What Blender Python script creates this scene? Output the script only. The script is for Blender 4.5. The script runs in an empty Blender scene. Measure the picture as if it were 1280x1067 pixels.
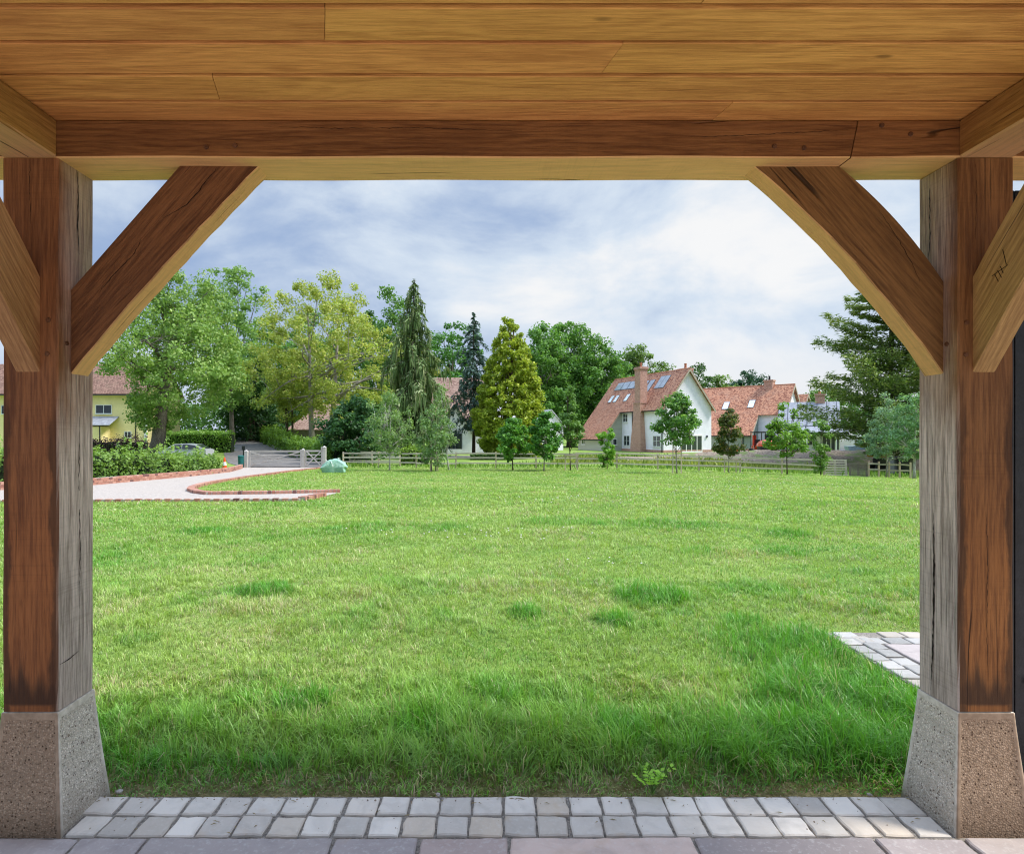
import bpy, bmesh, math
import numpy as np
from mathutils import Vector, Matrix

S = bpy.context.scene
COL = S.collection
PI = math.pi
CX, CY, F, CZ = 606.0, 542.0, 750.0, 1.43      # principal point, focal length in photo pixels, eye height

# ------------------------------------------------------------------ helpers
def smooth(a, b, t):
    t = np.clip((t - a) / (b - a), 0, 1)
    return t * t * (3 - 2 * t)

def zg(x, y):
    """terrain height"""
    x = np.asarray(x, float); y = np.asarray(y, float)
    z = -0.027 * np.clip(y - 5, 0, 37)
    z = z - 0.035 * np.clip(x - 10, 0, 30) * np.clip(y / 42, 0, 1) * (1 - smooth(48, 62, y))
    z = z + 0.05 * np.clip(y - 58, 0, 60) * smooth(-12, -20, x)
    return z

def gp(px, py):
    """ground point seen at photo pixel"""
    Y = np.arange(1.2, 220, 0.02)
    X = (px - CX) / F * Y
    d = CZ + (CY - py) / F * Y - zg(X, Y)
    i = np.argmax(d <= 0)
    return float(X[i]), float(Y[i]), float(zg(X[i], Y[i]))

def wx(px, Y): return (px - CX) / F * Y
def wz(py, Y): return CZ + (CY - py) / F * Y

def tag(o, label=None, cat=None, group=None, kind=None):
    if label: o['label'] = label
    if cat: o['category'] = cat
    if group: o['group'] = group
    if kind: o['kind'] = kind
    return o

def link(name, me, mat=None, parent=None, loc=None, rotz=0.0, smooth_sh=False):
    o = bpy.data.objects.new(name, me)
    COL.objects.link(o)
    if mat is not None:
        me.materials.clear()
        me.materials.append(mat)
    if parent is not None: o.parent = parent
    if loc is not None: o.location = loc
    o.rotation_euler = (0, 0, rotz)
    if smooth_sh:
        me.polygons.foreach_set('use_smooth', np.ones(len(me.polygons), bool))
    return o

def empty(name, loc, rotz=0.0):
    o = bpy.data.objects.new(name, None)
    COL.objects.link(o)
    o.location = loc; o.rotation_euler = (0, 0, rotz)
    o.empty_display_size = 0.3
    return o

def np_mesh(name, V, T, C=None, nper=3):
    """fast mesh from vertex array and same-size faces; C is a per-vertex colour"""
    V = np.asarray(V, np.float32); T = np.asarray(T, np.int32)
    me = bpy.data.meshes.new(name)
    me.vertices.add(len(V)); me.vertices.foreach_set('co', V.ravel())
    n = len(T)
    me.loops.add(n * nper); me.loops.foreach_set('vertex_index', T.ravel())
    me.polygons.add(n)
    me.polygons.foreach_set('loop_start', np.arange(0, n * nper, nper, dtype=np.int32))
    if C is not None:
        a = me.color_attributes.new('Col', 'FLOAT_COLOR', 'POINT')
        c4 = np.ones((len(V), 4), np.float32); c4[:, :3] = C
        a.data.foreach_set('color', c4.ravel())
    me.update(calc_edges=True)
    me.validate()
    return me

class MB:
    """collects simple solids into one mesh"""
    def __init__(self): self.v = []; self.f = []
    def add(self, vs, fs):
        n = len(self.v); self.v += [tuple(map(float, p)) for p in vs]
        self.f += [tuple(n + i for i in f) for f in fs]; return self
    def box(self, a, b, M=None):
        (x0, y0, z0), (x1, y1, z1) = a, b
        vs = [(x0,y0,z0),(x1,y0,z0),(x1,y1,z0),(x0,y1,z0),(x0,y0,z1),(x1,y0,z1),(x1,y1,z1),(x0,y1,z1)]
        if M is not None: vs = [tuple(M @ Vector(p)) for p in vs]
        return self.add(vs, [(0,3,2,1),(4,5,6,7),(0,1,5,4),(1,2,6,5),(2,3,7,6),(3,0,4,7)])
    def prism(self, poly, d):
        """closed polygon (3D points) extruded by vector d"""
        n = len(poly); d = Vector(d)
        vs = [Vector(p) for p in poly] + [Vector(p) + d for p in poly]
        fs = [tuple(range(n))[::-1], tuple(range(n, 2 * n))]
        fs += [(i, (i + 1) % n, n + (i + 1) % n, n + i) for i in range(n)]
        return self.add(vs, fs)
    def bar(self, p, q, w, h):
        p, q = Vector(p), Vector(q); d = (q - p)
        L = d.length; d.normalize()
        up = Vector((0, 0, 1)) if abs(d.z) < .95 else Vector((0, 1, 0))
        s = d.cross(up).normalized(); u = s.cross(d)
        vs = []
        for t in (p, q):
            for a, b in ((-1,-1),(1,-1),(1,1),(-1,1)): vs.append(t + s * (a * w / 2) + u * (b * h / 2))
        return self.add(vs, [(3,2,1,0),(4,5,6,7),(0,1,5,4),(1,2,6,5),(2,3,7,6),(3,0,4,7)])
    def tube(self, pts, rad, n=8):
        pts = [Vector(p) for p in pts]
        if not hasattr(rad, '__len__'): rad = [rad] * len(pts)
        vs, fs = [], []
        for i, p in enumerate(pts):
            d = (pts[min(i + 1, len(pts) - 1)] - pts[max(i - 1, 0)]).normalized()
            up = Vector((0, 0, 1)) if abs(d.z) < .9 else Vector((1, 0, 0))
            s = d.cross(up).normalized(); u = s.cross(d)
            for k in range(n):
                a = 2 * PI * k / n
                vs.append(p + (s * math.cos(a) + u * math.sin(a)) * rad[i])
        for i in range(len(pts) - 1):
            for k in range(n):
                fs.append((i*n+k, i*n+(k+1) % n, (i+1)*n+(k+1) % n, (i+1)*n+k))
        fs.append(tuple(range(n))[::-1]); fs.append(tuple((len(pts)-1)*n + k for k in range(n)))
        return self.add(vs, fs)
    def lathe(self, prof, c=(0, 0, 0), n=20):
        vs, fs = [], []
        for r, z in prof:
            for k in range(n):
                a = 2 * PI * k / n
                vs.append((c[0] + r * math.cos(a), c[1] + r * math.sin(a), c[2] + z))
        for i in range(len(prof) - 1):
            for k in range(n):
                fs.append((i*n+k, i*n+(k+1) % n, (i+1)*n+(k+1) % n, (i+1)*n+k))
        fs.append(tuple(range(n))[::-1]); fs.append(tuple((len(prof)-1)*n + k for k in range(n)))
        return self.add(vs, fs)
    def mesh(self, name, bevel=0.0, seg=2):
        me = bpy.data.meshes.new(name); me.from_pydata(self.v, [], self.f)
        bm = bmesh.new(); bm.from_mesh(me)
        bmesh.ops.recalc_face_normals(bm, faces=bm.faces)
        if bevel > 0:
            bmesh.ops.bevel(bm, geom=list(bm.edges), offset=bevel, segments=seg, affect='EDGES', profile=.6)
        bm.to_mesh(me); bm.free(); me.update()
        return me
    def obj(self, name, mat, parent=None, loc=None, rotz=0.0, bevel=0.0, seg=2, smooth_sh=False):
        return link(name, self.mesh(name, bevel, seg), mat, parent, loc, rotz, smooth_sh)

# ------------------------------------------------------------------ node helpers
def new_mat(name):
    m = bpy.data.materials.new(name); m.use_nodes = True
    nt = m.node_tree; nt.nodes.clear()
    out = nt.nodes.new('ShaderNodeOutputMaterial')
    return m, nt, out

class NT:
    def __init__(self, nt): self.nt = nt
    def n(self, typ, ins=None, **props):
        nd = self.nt.nodes.new('ShaderNode' + typ)
        for k, v in props.items(): setattr(nd, k, v)
        for k, v in (ins or {}).items(): self.set(nd.inputs[k], v)
        return nd
    def set(self, sock, v):
        if isinstance(v, bpy.types.NodeSocket): self.nt.links.new(v, sock)
        elif isinstance(v, bpy.types.Node): self.nt.links.new(v.outputs[0], sock)
        else:
            if hasattr(sock.default_value, '__len__') and not isinstance(v, str):
                v = tuple(v)
                if len(sock.default_value) == 4 and len(v) == 3: v = v + (1,)
            sock.default_value = v
    def math(self, op, a, b=0.0, c=0.0, clamp=False):
        nd = self.nt.nodes.new('ShaderNodeMath'); nd.operation = op; nd.use_clamp = clamp
        self.set(nd.inputs[0], a); self.set(nd.inputs[1], b); self.set(nd.inputs[2], c)
        return nd.outputs[0]
    def vmath(self, op, a, b=(0, 0, 0)):
        nd = self.nt.nodes.new('ShaderNodeVectorMath'); nd.operation = op
        self.set(nd.inputs[0], a); self.set(nd.inputs[1], b)
        return nd.outputs[0]
    def ss(self, v, a, b, lo=0.0, hi=1.0):
        nd = self.nt.nodes.new('ShaderNodeMapRange'); nd.interpolation_type = 'SMOOTHSTEP'
        self.set(nd.inputs[0], v)
        for i, q in zip((1, 2, 3, 4), (a, b, lo, hi)): self.set(nd.inputs[i], q)
        return nd.outputs[0]
    def mix(self, fac, a, b, blend='MIX'):
        nd = self.nt.nodes.new('ShaderNodeMix'); nd.data_type = 'RGBA'; nd.blend_type = blend
        self.set(nd.inputs[0], fac); self.set(nd.inputs[6], a); self.set(nd.inputs[7], b)
        return nd.outputs[2]
    def noise(self, vec, scale, detail=4, rough=.55, dist=0.0, out=0):
        nd = self.n('TexNoise', {'Scale': scale, 'Detail': detail, 'Roughness': rough, 'Distortion': dist})
        if vec is not None: self.set(nd.inputs['Vector'], vec)
        return nd.outputs[out]
    def scale(self, vec, s):
        nd = self.n('Mapping'); self.set(nd.inputs[0], vec); nd.inputs['Scale'].default_value = s
        return nd.outputs[0]
    def obj(self): return self.n('TexCoord').outputs['Object']
    def bsdf(self, out, **ins):
        b = self.n('BsdfPrincipled', ins)
        self.nt.links.new(b.outputs[0], out.inputs[0]); return b
    def bump(self, h, strength=.3, dist=.01):
        return self.n('Bump', {'Height': h, 'Strength': strength, 'Distance': dist}).outputs[0]

def simple(name, c, rough=.6, var=.15, scale=8.0, metal=0.0, bump=0.0, spec=.3, coord='Object'):
    """plain surface with mottled tone, scuffs and a little relief"""
    m, nt, out = new_mat(name); t = NT(nt)
    co = t.n('TexCoord').outputs[coord]
    n1 = t.noise(co, scale, 6, .6); n2 = t.noise(co, scale * 7, 3)
    f = t.math('ADD', t.math('MULTIPLY', n1, .7), t.math('MULTIPLY', n2, .3))
    lo = tuple(q * (1 - 1.6 * var) for q in c); hi = tuple(min(1, q * (1 + 1.6 * var)) for q in c)
    b = t.bsdf(out, **{'Base Color': t.mix(t.ss(f, .3, .7), lo, hi), 'Roughness': rough, 'Metallic': metal,
                       'Specular IOR Level': spec})
    if bump: t.set(b.inputs['Normal'], t.bump(f, bump, .02))
    return m

# ------------------------------------------------------------------ oak
def oak(name, dark, light, axis='X', island=False, grey=None, stain=False, crack=1.0, sawk=.07, under_lit=None):
    m, nt, out = new_mat(name); t = NT(nt)
    co = t.obj(); info = t.n('ObjectInfo')
    if island:
        rnd = t.n('NewGeometry').outputs['Random Per Island']
    else: rnd = info.outputs['Random']
    off = t.n('CombineXYZ', {0: t.math('MULTIPLY', rnd, 37.0), 1: t.math('MULTIPLY', rnd, 11.0), 2: t.math('MULTIPLY', rnd, 23.0)}).outputs[0]
    cv = t.vmath('ADD', co, off)
    def st(al, ac):
        return {'X': (al, ac, ac), 'Y': (ac, al, ac), 'Z': (ac, ac, al)}[axis]
    broad = t.noise(t.scale(cv, st(.55, 5.0)), 1.6, 5, .6, .9)
    grain = t.noise(t.scale(cv, st(1.3, 36.0)), 2.2, 7, .68, .35)
    fibre = t.noise(t.scale(cv, st(4.0, 75.0)), 2.0, 6, .75)
    ringv = t.vmath('ADD', t.scale(cv, st(.45, 6.0)), t.vmath('SCALE', t.n('TexNoise', {'Vector': t.scale(cv, st(.7, 3.0)), 'Scale': 1.5, 'Detail': 2}).outputs['Color']))
    rings = t.n('TexWave', {'Vector': ringv, 'Scale': 2.6, 'Distortion': 5.0, 'Detail': 3.0, 'Detail Scale': 1.2, 'Detail Roughness': .6},
                wave_type='RINGS', rings_direction={'X': 'X', 'Y': 'Y', 'Z': 'Z'}[axis]).outputs['Fac']
    f = t.math('ADD', t.math('ADD', t.math('MULTIPLY', broad, .27), t.math('MULTIPLY', grain, .32)),
               t.math('ADD', t.math('MULTIPLY', rings, .05), t.math('MULTIPLY', fibre, .46)))
    col = t.mix(t.ss(f, .40, .68), dark, light)
    blot = t.noise(t.scale(co, st(1.2, 2.6)), 1.7, 4, .6)
    col = t.mix(t.math('MULTIPLY', t.ss(blot, .42, .70), .38), col, tuple(q * 1.02 for q in dark))
    # saw marks and per piece tone
    tone = t.math('ADD', .93 if island else .86, t.math('MULTIPLY', rnd, .14 if island else .28))
    hue = t.n('HueSaturation', {'Hue': t.math('ADD', .494 if island else .488, t.math('MULTIPLY', t.math('FRACT', t.math('MULTIPLY', rnd, 7.3)), .010 if island else .022)),
                                'Saturation': 1.0, 'Value': tone, 'Color': col}).outputs[0]
    col = hue
    if under_lit is not None:  # undersides painted paler, as if lit by bounce from below
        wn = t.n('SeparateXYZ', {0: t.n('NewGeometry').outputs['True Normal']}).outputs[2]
        lit_col = t.mix(t.ss(f, .30, .70), tuple(q * .62 for q in under_lit), under_lit)
        col = t.mix(t.ss(wn, -.35, -.6), col, lit_col)
    # knots
    kv = t.n('TexVoronoi', {'Vector': t.scale(cv, st(1.1, 3.2)), 'Scale': 1.7, 'Randomness': 1.0}).outputs['Distance']
    knot = t.ss(kv, .07, .02)
    col = t.mix(t.math('MULTIPLY', knot, .6), col, tuple(q * .3 for q in dark))
    # drying cracks
    cr = t.noise(t.scale(cv, st(.40, 9.0)), 1.1, 1.5, .4, .05)
    line = t.ss(t.math('ABSOLUTE', t.math('SUBTRACT', cr, .5)), .010, .002)
    msk = t.ss(t.noise(t.scale(cv, st(1.2, 3.0)), 1.3, 2), .55, .66)
    crk = t.math('MULTIPLY', t.math('MULTIPLY', line, msk), crack * .8)
    col = t.mix(crk, col, (.012, .007, .004))
    if grey is not None:
        # weathered silver face: local +Y marks the face that looks into the opening
        nrm = t.n('SeparateXYZ', {0: t.n('TexCoord').outputs['Normal']}).outputs
        sep = t.n('SeparateXYZ', {0: co}).outputs
        face = t.ss(t.math('MULTIPLY', nrm[0], grey), .5, .9)
        hgt = t.ss(t.math('ADD', sep[2], t.math('MULTIPLY', t.noise(t.scale(co, (9, 9, .8)), 1.0, 3), .5)), 1.55, 1.15)
        out_y = t.ss(t.math('ADD', sep[1], t.math('MULTIPLY', t.noise(t.scale(co, (1, 1, 2.0)), 3.0, 3), .10)), -.06, .03)
        g = t.math('MULTIPLY', face, t.math('MAXIMUM', t.math('MULTIPLY', hgt, .95), t.math('MULTIPLY', out_y, .45)))
        gcol = t.mix(t.ss(t.math('ADD', t.math('MULTIPLY', grain, .6), t.math('MULTIPLY', fibre, .4)), .36, .62), (.25, .18, .145), (.88, .715, .60))
        low = t.ss(sep[2], .9, .35)
        gcol = t.mix(t.math('MULTIPLY', low, .25), gcol, (.20, .185, .175))
        col = t.mix(g, col, gcol)
    if stain:
        sep = t.n('SeparateXYZ', {0: co}).outputs
        ed = t.math('ABSOLUTE', sep[0])                       # distance from the middle of the face
        wob = t.noise(t.scale(co, (5, 5, 2.2)), 1.6, 5, .6)
        edge = t.ss(t.math('ADD', ed, t.math('MULTIPLY', t.math('SUBTRACT', wob, .5), .11)), .068, .086)
        edge = t.math('MULTIPLY', edge, t.ss(sep[2], 1.35, .95))
        foot = t.ss(t.math('ADD', sep[2], t.math('MULTIPLY', t.math('SUBTRACT', t.noise(t.scale(co, (16, 16, 1.5)), 1.3, 4), .5), .34)), .165, .06)
        toe = t.ss(sep[2], .015, .03)
        s_ = t.math('MAXIMUM', t.math('MULTIPLY', edge, .66), t.math('MULTIPLY', t.math('MULTIPLY', foot, toe), .8))
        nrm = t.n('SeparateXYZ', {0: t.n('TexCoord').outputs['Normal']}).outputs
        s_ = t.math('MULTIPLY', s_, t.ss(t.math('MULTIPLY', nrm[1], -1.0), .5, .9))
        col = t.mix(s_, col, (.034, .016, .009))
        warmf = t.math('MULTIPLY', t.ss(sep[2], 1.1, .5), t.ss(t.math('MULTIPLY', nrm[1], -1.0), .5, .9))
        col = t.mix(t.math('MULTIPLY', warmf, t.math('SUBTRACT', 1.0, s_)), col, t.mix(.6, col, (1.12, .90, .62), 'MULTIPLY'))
    # faint saw kerf marks across the grain
    saw = t.noise(t.scale(cv, st(60.0, 1.2)), 2.0, 2)
    col = t.mix(t.math('MULTIPLY', t.math('MULTIPLY', t.ss(saw, .52, .68), sawk), t.ss(t.noise(cv, 3.0, 3), .35, .65)), col, tuple(q * .5 for q in dark))
    h = t.math('SUBTRACT', t.math('ADD', t.math('MULTIPLY', fibre, .6), t.math('MULTIPLY', grain, .6)), t.math('MULTIPLY', crk, 2.5))
    b = t.bsdf(out, **{'Base Color': col, 'Roughness': t.ss(grain, .2, .8, .5, .75), 'Specular IOR Level': .25})
    t.set(b.inputs['Normal'], t.bump(h, .8, .005))
    return m

OAK_D, OAK_L = (.17, .075, .026), (.45, .235, .085)
M_BEAM = oak('oak_beam', (.135, .052, .016), (.37, .172, .055), 'X', under_lit=(.93, .53, .21))
M_BRACE = oak('oak_brace', (.105, .042, .015), (.29, .135, .048), 'X', under_lit=(.92, .51, .21))
M_BRACE2 = oak('oak_side_brace', (.27, .135, .05), (.58, .34, .14), 'X')
M_SIDE = oak('oak_side_beam', (.27, .115, .032), (.56, .285, .09), 'X', under_lit=(.74, .42, .19))
M_BOARD = oak('oak_board', (.50, .21, .055), (.86, .43, .12), 'X', island=True, crack=.12, sawk=.0)
M_POSTL = oak('oak_post_left', (.135, .055, .018), (.36, .172, .058), 'Z', sawk=.14, grey=1.0, stain=True)
M_POSTR = oak('oak_post_right', (.135, .055, .018), (.36, .172, .058), 'Z', sawk=.14, grey=-1.0, stain=True)
M_PEG = simple('oak_peg', (.14, .06, .028), .6, .25, 60)
M_DARK = simple('dark_gap', (.014, .008, .004), .9, .2, 10)

# ------------------------------------------------------------------ porch
Y0, Y1 = 2.17, 2.37                      # front and back of the posts
XL0, XL1, XR0, XR1 = -1.745, -1.545, 1.713, 1.913
ZB, ZT = wz(197, Y0), wz(150, Y0)        # underside and top of the beams
ZP = wz(889, Y0)                         # foot of the posts

def timber(name, mat, parent, size, seed, nseg=14, bev=.007, wob=.0025):
    """oak timber along local X from 0 to size[0], centred in Y and Z, with slightly waney arrises"""
    rng = np.random.default_rng(seed)
    L, w, h = size
    bm = bmesh.new()
    vs = []
    prof = [(-w/2+bev, -h/2), (w/2-bev, -h/2), (w/2, -h/2+bev), (w/2, h/2-bev), (w/2-bev, h/2), (-w/2+bev, h/2), (-w/2, h/2-bev), (-w/2, -h/2+bev)]
    ph = rng.uniform(0, 6.28, 8)
    for i in range(nseg + 1):
        x = L * i / nseg
        ring = []
        for k, (a, b) in enumerate(prof):
            q = k // 2
            d = wob * (math.sin(x * 5.1 + ph[q]) + .6 * math.sin(x * 13.0 + ph[q + 4])) * .5
            s = 1 - d / (max(w, h) / 2) if 0 < i < nseg else 1
            ring.append(bm.verts.new((x, a * s, b * s)))
        vs.append(ring)
    for i in range(nseg):
        for k in range(8):
            bm.faces.new((vs[i][k], vs[i][(k+1) % 8], vs[i+1][(k+1) % 8], vs[i+1][k]))
    bm.faces.new(vs[0][::-1]); bm.faces.new(vs[-1])
    bmesh.ops.recalc_face_normals(bm, faces=bm.faces)
    me = bpy.data.meshes.new(name); bm.to_mesh(me); bm.free()
    return link(name, me, mat, parent)

porch = empty('timber_porch', (0, Y0, 0))
tag(porch, 'open oak framed porch with boarded ceiling and braced posts framing the lawn', 'porch')
PO = Vector((0, Y0, 0))
def P(x, y, z): return Vector((x, y, z)) - PO

def make_post(x0, x1, mat, seed):
    # the mesh stands along local Z so that the grain and the stains follow the height
    rng = np.random.default_rng(seed)
    w = x1 - x0; H = ZB - .001 - ZP; bev = .006; n = 22
    bm = bmesh.new(); prof = []
    h = w / 2
    prof = [(-h+bev,-h),(h-bev,-h),(h,-h+bev),(h,h-bev),(h-bev,h),(-h+bev,h),(-h,h-bev),(-h,-h+bev)]
    ph = rng.uniform(0, 6.28, 8); rings = []
    for i in range(n + 1):
        z = H * i / n
        rings.append([bm.verts.new((a * (1 - .012 * math.sin(z*4.0+ph[k//2]) * .8 - .008 * math.sin(z*11+ph[k//2+4])),
                                    b * (1 - .008 * math.sin(z*5.0+ph[k//2+2])), z)) for k, (a, b) in enumerate(prof)])
    for i in range(n):
        for k in range(8): bm.faces.new((rings[i][k], rings[i][(k+1) % 8], rings[i+1][(k+1) % 8], rings[i+1][k]))
    bm.faces.new(rings[0][::-1]); bm.faces.new(rings[-1])
    bmesh.ops.recalc_face_normals(bm, faces=bm.faces)
    me = bpy.data.meshes.new('post'); bm.to_mesh(me); bm.free()
    o = link('post', me, mat, porch, P((x0 + x1) / 2, (Y0 + Y1) / 2, ZP))
    return o
postL = make_post(XL0, XL1, M_POSTL, 3); postR = make_post(XR0, XR1, M_POSTR, 4)

def peg(parent, x, y, z, axis, r=.0085, out=.006):
    """oak peg head standing a little proud of the timber; axis is the outward normal"""
    m = MB(); a = Vector(axis); c = Vector((x, y, z))
    rr = [r, r, r * .8]
    m.tube([c - a * .01, c + a * out * .6, c + a * out], rr, 8)
    o = m.obj('peg', M_PEG, parent)
    o.matrix_parent_inverse = Matrix.Identity(4)
    pl = parent.location + (PO if parent is not porch else Vector((0, 0, 0)))
    o.data.transform(Matrix.Translation(-pl) if parent is not porch else Matrix.Translation(-PO))
    if parent.rotation_euler.to_matrix() != Matrix.Identity(3):
        o.data.transform(parent.rotation_euler.to_matrix().inverted().to_4x4())
    return o
def pegpx(parent, px, py, Y=Y0, axis=(0, -1, 0), r=.0085): return peg(parent, wx(px, Y), Y, wz(py, Y), axis, r)
for px, py in ((61, 400), (59.5, 442)): pegpx(postL, px, py)
for px, py in ((1208, 403), (1207, 443)): pegpx(postR, px, py)
# pegs on the inner faces, beside the braces
for o, X, px, py in ((postL, XL1, 83, 429), (postR, XR0, 1184, 430)):
    Yp = X * F / (px - CX); peg(o, X, Yp, wz(py, Yp), (1 if X < 0 else -1, 0, 0))

# header beam in two lengths with a splayed scarf joint
xs_t, xs_b = wx(1073, Y0), wx(1063.5, Y0)
def header(x0t, x0b, x1t, x1b, seed, g=.0016):
    rng = np.random.default_rng(seed); bm = bmesh.new(); n = 26
    w = Y1 - Y0; h = ZT - ZB; bev = .005
    prof = [(0+bev,-h),(w-bev,-h),(w,-h+bev),(w,-bev),(w-bev,0),(bev,0),(0,-bev),(0,-h+bev)]
    ph = rng.uniform(0, 6.28, 8); rings = []
    for i in range(n + 1):
        tt = i / n; ring = []
        for k, (y, z) in enumerate(prof):
            f = -z / h
            skew = .0 if x1t > 2.2 else 0
            xa = x0t + (x0b - x0t) * f; xb = x1t + (x1b - x1t) * f
            x = xa + (xb - xa) * tt
            x += 0
            dz = .0018 * math.sin(x * 4 + ph[k // 2]) if z > -h * .99 and z < -.01 else 0
            ring.append(bm.verts.new((x, y + .0012 * math.sin(x * 6 + ph[k//2+1]), z + (.0015 * math.sin(x*7+ph[2]) if z < -h*.5 else 0))))
        rings.append(ring)
    for i in range(n):
        for k in range(8): bm.faces.new((rings[i][k], rings[i][(k+1) % 8], rings[i+1][(k+1) % 8], rings[i+1][k]))
    bm.faces.new(rings[0][::-1]); bm.faces.new(rings[-1])
    bmesh.ops.recalc_face_normals(bm, faces=bm.faces)
    me = bpy.data.meshes.new('header_beam'); bm.to_mesh(me); bm.free()
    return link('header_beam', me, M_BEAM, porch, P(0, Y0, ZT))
hb1 = header(-3.2, -3.2, xs_t - .002, xs_b - .002, 5)
hb2 = header(xs_t + .002, xs_b + .002, 3.4, 3.4, 6)
for px, py in ((258, 184), (294, 182), (968, 183), (1005, 185)): pegpx(hb1, px, py)
for px, py in ((1102, 157), (1138, 168)): pegpx(hb2, px, py)

# side beams running back towards the house
for x0, x1, sd in ((XL0, XL1, 7), (XR0, XR1, 8)):
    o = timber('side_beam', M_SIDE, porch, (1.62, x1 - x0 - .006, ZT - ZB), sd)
    o.rotation_euler = (0, 0, -PI / 2); o.location = P((x0 + x1) / 2, Y0 - .003, (ZT + ZB) / 2)

# braces ---------------------------------------------------------------
def brace(front_poly_fn, mat, thick, rot_axis):
    pass
def plate(name, up, lo, mat, Yf, th, seed):
    """curved brace in the plane of the opening: up and lo are matching lists of photo pixels along its two long edges"""
    n = len(up); sc = F / Yf
    A = [Vector((wx(*[p[0], Yf]), 0, wz(p[1], Yf))) for p in up]
    B = [Vector((wx(*[p[0], Yf]), 0, wz(p[1], Yf))) for p in lo]
    c = (A[0] + B[0] + A[-1] + B[-1]) / 4
    d = ((A[-1] + B[-1]) / 2 - (A[0] + B[0]) / 2); ang = math.atan2(d.z, d.x)
    R = Matrix.Rotation(ang, 4, 'Y')                       # turns the brace axis onto local X
    rng = np.random.default_rng(seed)
    bm = bmesh.new(); rings = []
    e = .004
    for i in range(n):
        a = R @ (A[i] - c); b = R @ (B[i] - c)
        u = (a - b).normalized()
        wv = rng.normal(0, .0018); wv2 = rng.normal(0, .0035)
        a2 = a; b2 = b + u * 0
        ring = [(a2 - u*e + Vector((0,0,0))), (a2 + Vector((0,e,0))), (a2 + Vector((0,th-e,0))), (a2 - u*e + Vector((0,th,0))),
                (b2 + u*(e+wv) + Vector((0,th,0))), (b2 + u*wv*.5 + Vector((0,th-e+wv2,0))), (b2 + u*wv + Vector((0,e,0))), (b2 + u*(e+wv))]
        rings.append([bm.verts.new(p) for p in ring])
    for i in range(n - 1):
        for k in range(8): bm.faces.new((rings[i][k], rings[i][(k+1) % 8], rings[i+1][(k+1) % 8], rings[i+1][k]))
    bm.faces.new(rings[0][::-1]); bm.faces.new(rings[-1])
    bmesh.ops.recalc_face_normals(bm, faces=bm.faces)
    me = bpy.data.meshes.new(name); bm.to_mesh(me); bm.free()
    o = link(name, me, mat, porch, P(c.x, Yf, c.z))
    o.rotation_euler = (0, -ang, 0) if False else R.inverted().to_euler()
    return o
def bow(p, q, s, n=17):
    """n points from p to q bulging by s pixels to the left of the direction p->q"""
    p = np.array(p, float); q = np.array(q, float); d = q - p; L = np.hypot(*d); nrm = np.array([d[1], -d[0]]) / L
    return [tuple(p + d * t + nrm * s * 4 * t * (1 - t)) for t in np.linspace(0, 1, n)]
YB = 2.241
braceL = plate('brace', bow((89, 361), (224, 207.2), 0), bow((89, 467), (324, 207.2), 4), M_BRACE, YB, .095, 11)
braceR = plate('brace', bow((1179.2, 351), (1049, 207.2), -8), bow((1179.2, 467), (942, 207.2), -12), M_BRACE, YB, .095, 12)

def side_brace(xin, xout, seed):
    """brace from the post face back up to the side beam"""
    z_top, z_bot = wz(345, Y0), wz(465, Y0)
    Lz = ZB - z_top
    L2 = ZB - z_bot
    bm = bmesh.new(); n = 12; rng = np.random.default_rng(seed); rings = []
    A0 = Vector((0, Y0, z_top)); A1 = Vector((0, Y0 - Lz / 1.18, ZB))
    B0 = Vector((0, Y0, z_bot)); B1 = Vector((0, Y0 - L2 / 1.30, ZB))
    c = (A0 + A1 + B0 + B1) / 4
    d = (A1 + B1 - A0 - B0); ang = math.atan2(d.z, -d.y)
    # local X along the brace: first turn about X so that the brace lies along -Y, then about Z
    R = Matrix.Rotation(PI / 2, 4, 'Z') @ Matrix.Rotation(ang, 4, 'X')
    x0, x1 = min(xin, xout), max(xin, xout); e = .004
    for i in range(n):
        t = i / (n - 1)
        a = A0.lerp(A1, t) ; b = B0.lerp(B1, t)
        s = 4 * t * (1 - t)
        a = a + Vector((0, .0, .012)) * s; b = b + Vector((0, 0, .02)) * s
        u = (a - b).normalized()
        ring = [Vector((x0, 0, 0)) + a - u*e, Vector((x0+e, 0, 0)) + a, Vector((x1-e, 0, 0)) + a, Vector((x1, 0, 0)) + a - u*e,
                Vector((x1, 0, 0)) + b + u*e, Vector((x1-e, 0, 0)) + b, Vector((x0+e, 0, 0)) + b, Vector((x0, 0, 0)) + b + u*e]
        cc = c + Vector(((x0+x1)/2, 0, 0))
        rings.append([bm.verts.new(R @ (p - cc)) for p in ring])
    for i in range(n - 1):
        for k in range(8): bm.faces.new((rings[i][k], rings[i][(k+1) % 8], rings[i+1][(k+1) % 8], rings[i+1][k]))
    bm.faces.new(rings[0][::-1]); bm.faces.new(rings[-1])
    bmesh.ops.recalc_face_normals(bm, faces=bm.faces)
    me = bpy.data.meshes.new('brace'); bm.to_mesh(me); bm.free()
    o = link('brace', me, M_BRACE2, porch, P((x0+x1)/2, c.y - 0, c.z))
    o.rotation_euler = R.inverted().to_euler()
    return o
sbL = side_brace(wx(50, Y0), wx(20, Y0), 13)
sbR = side_brace(wx(1216, Y0), wx(1244, Y0), 14)
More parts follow.
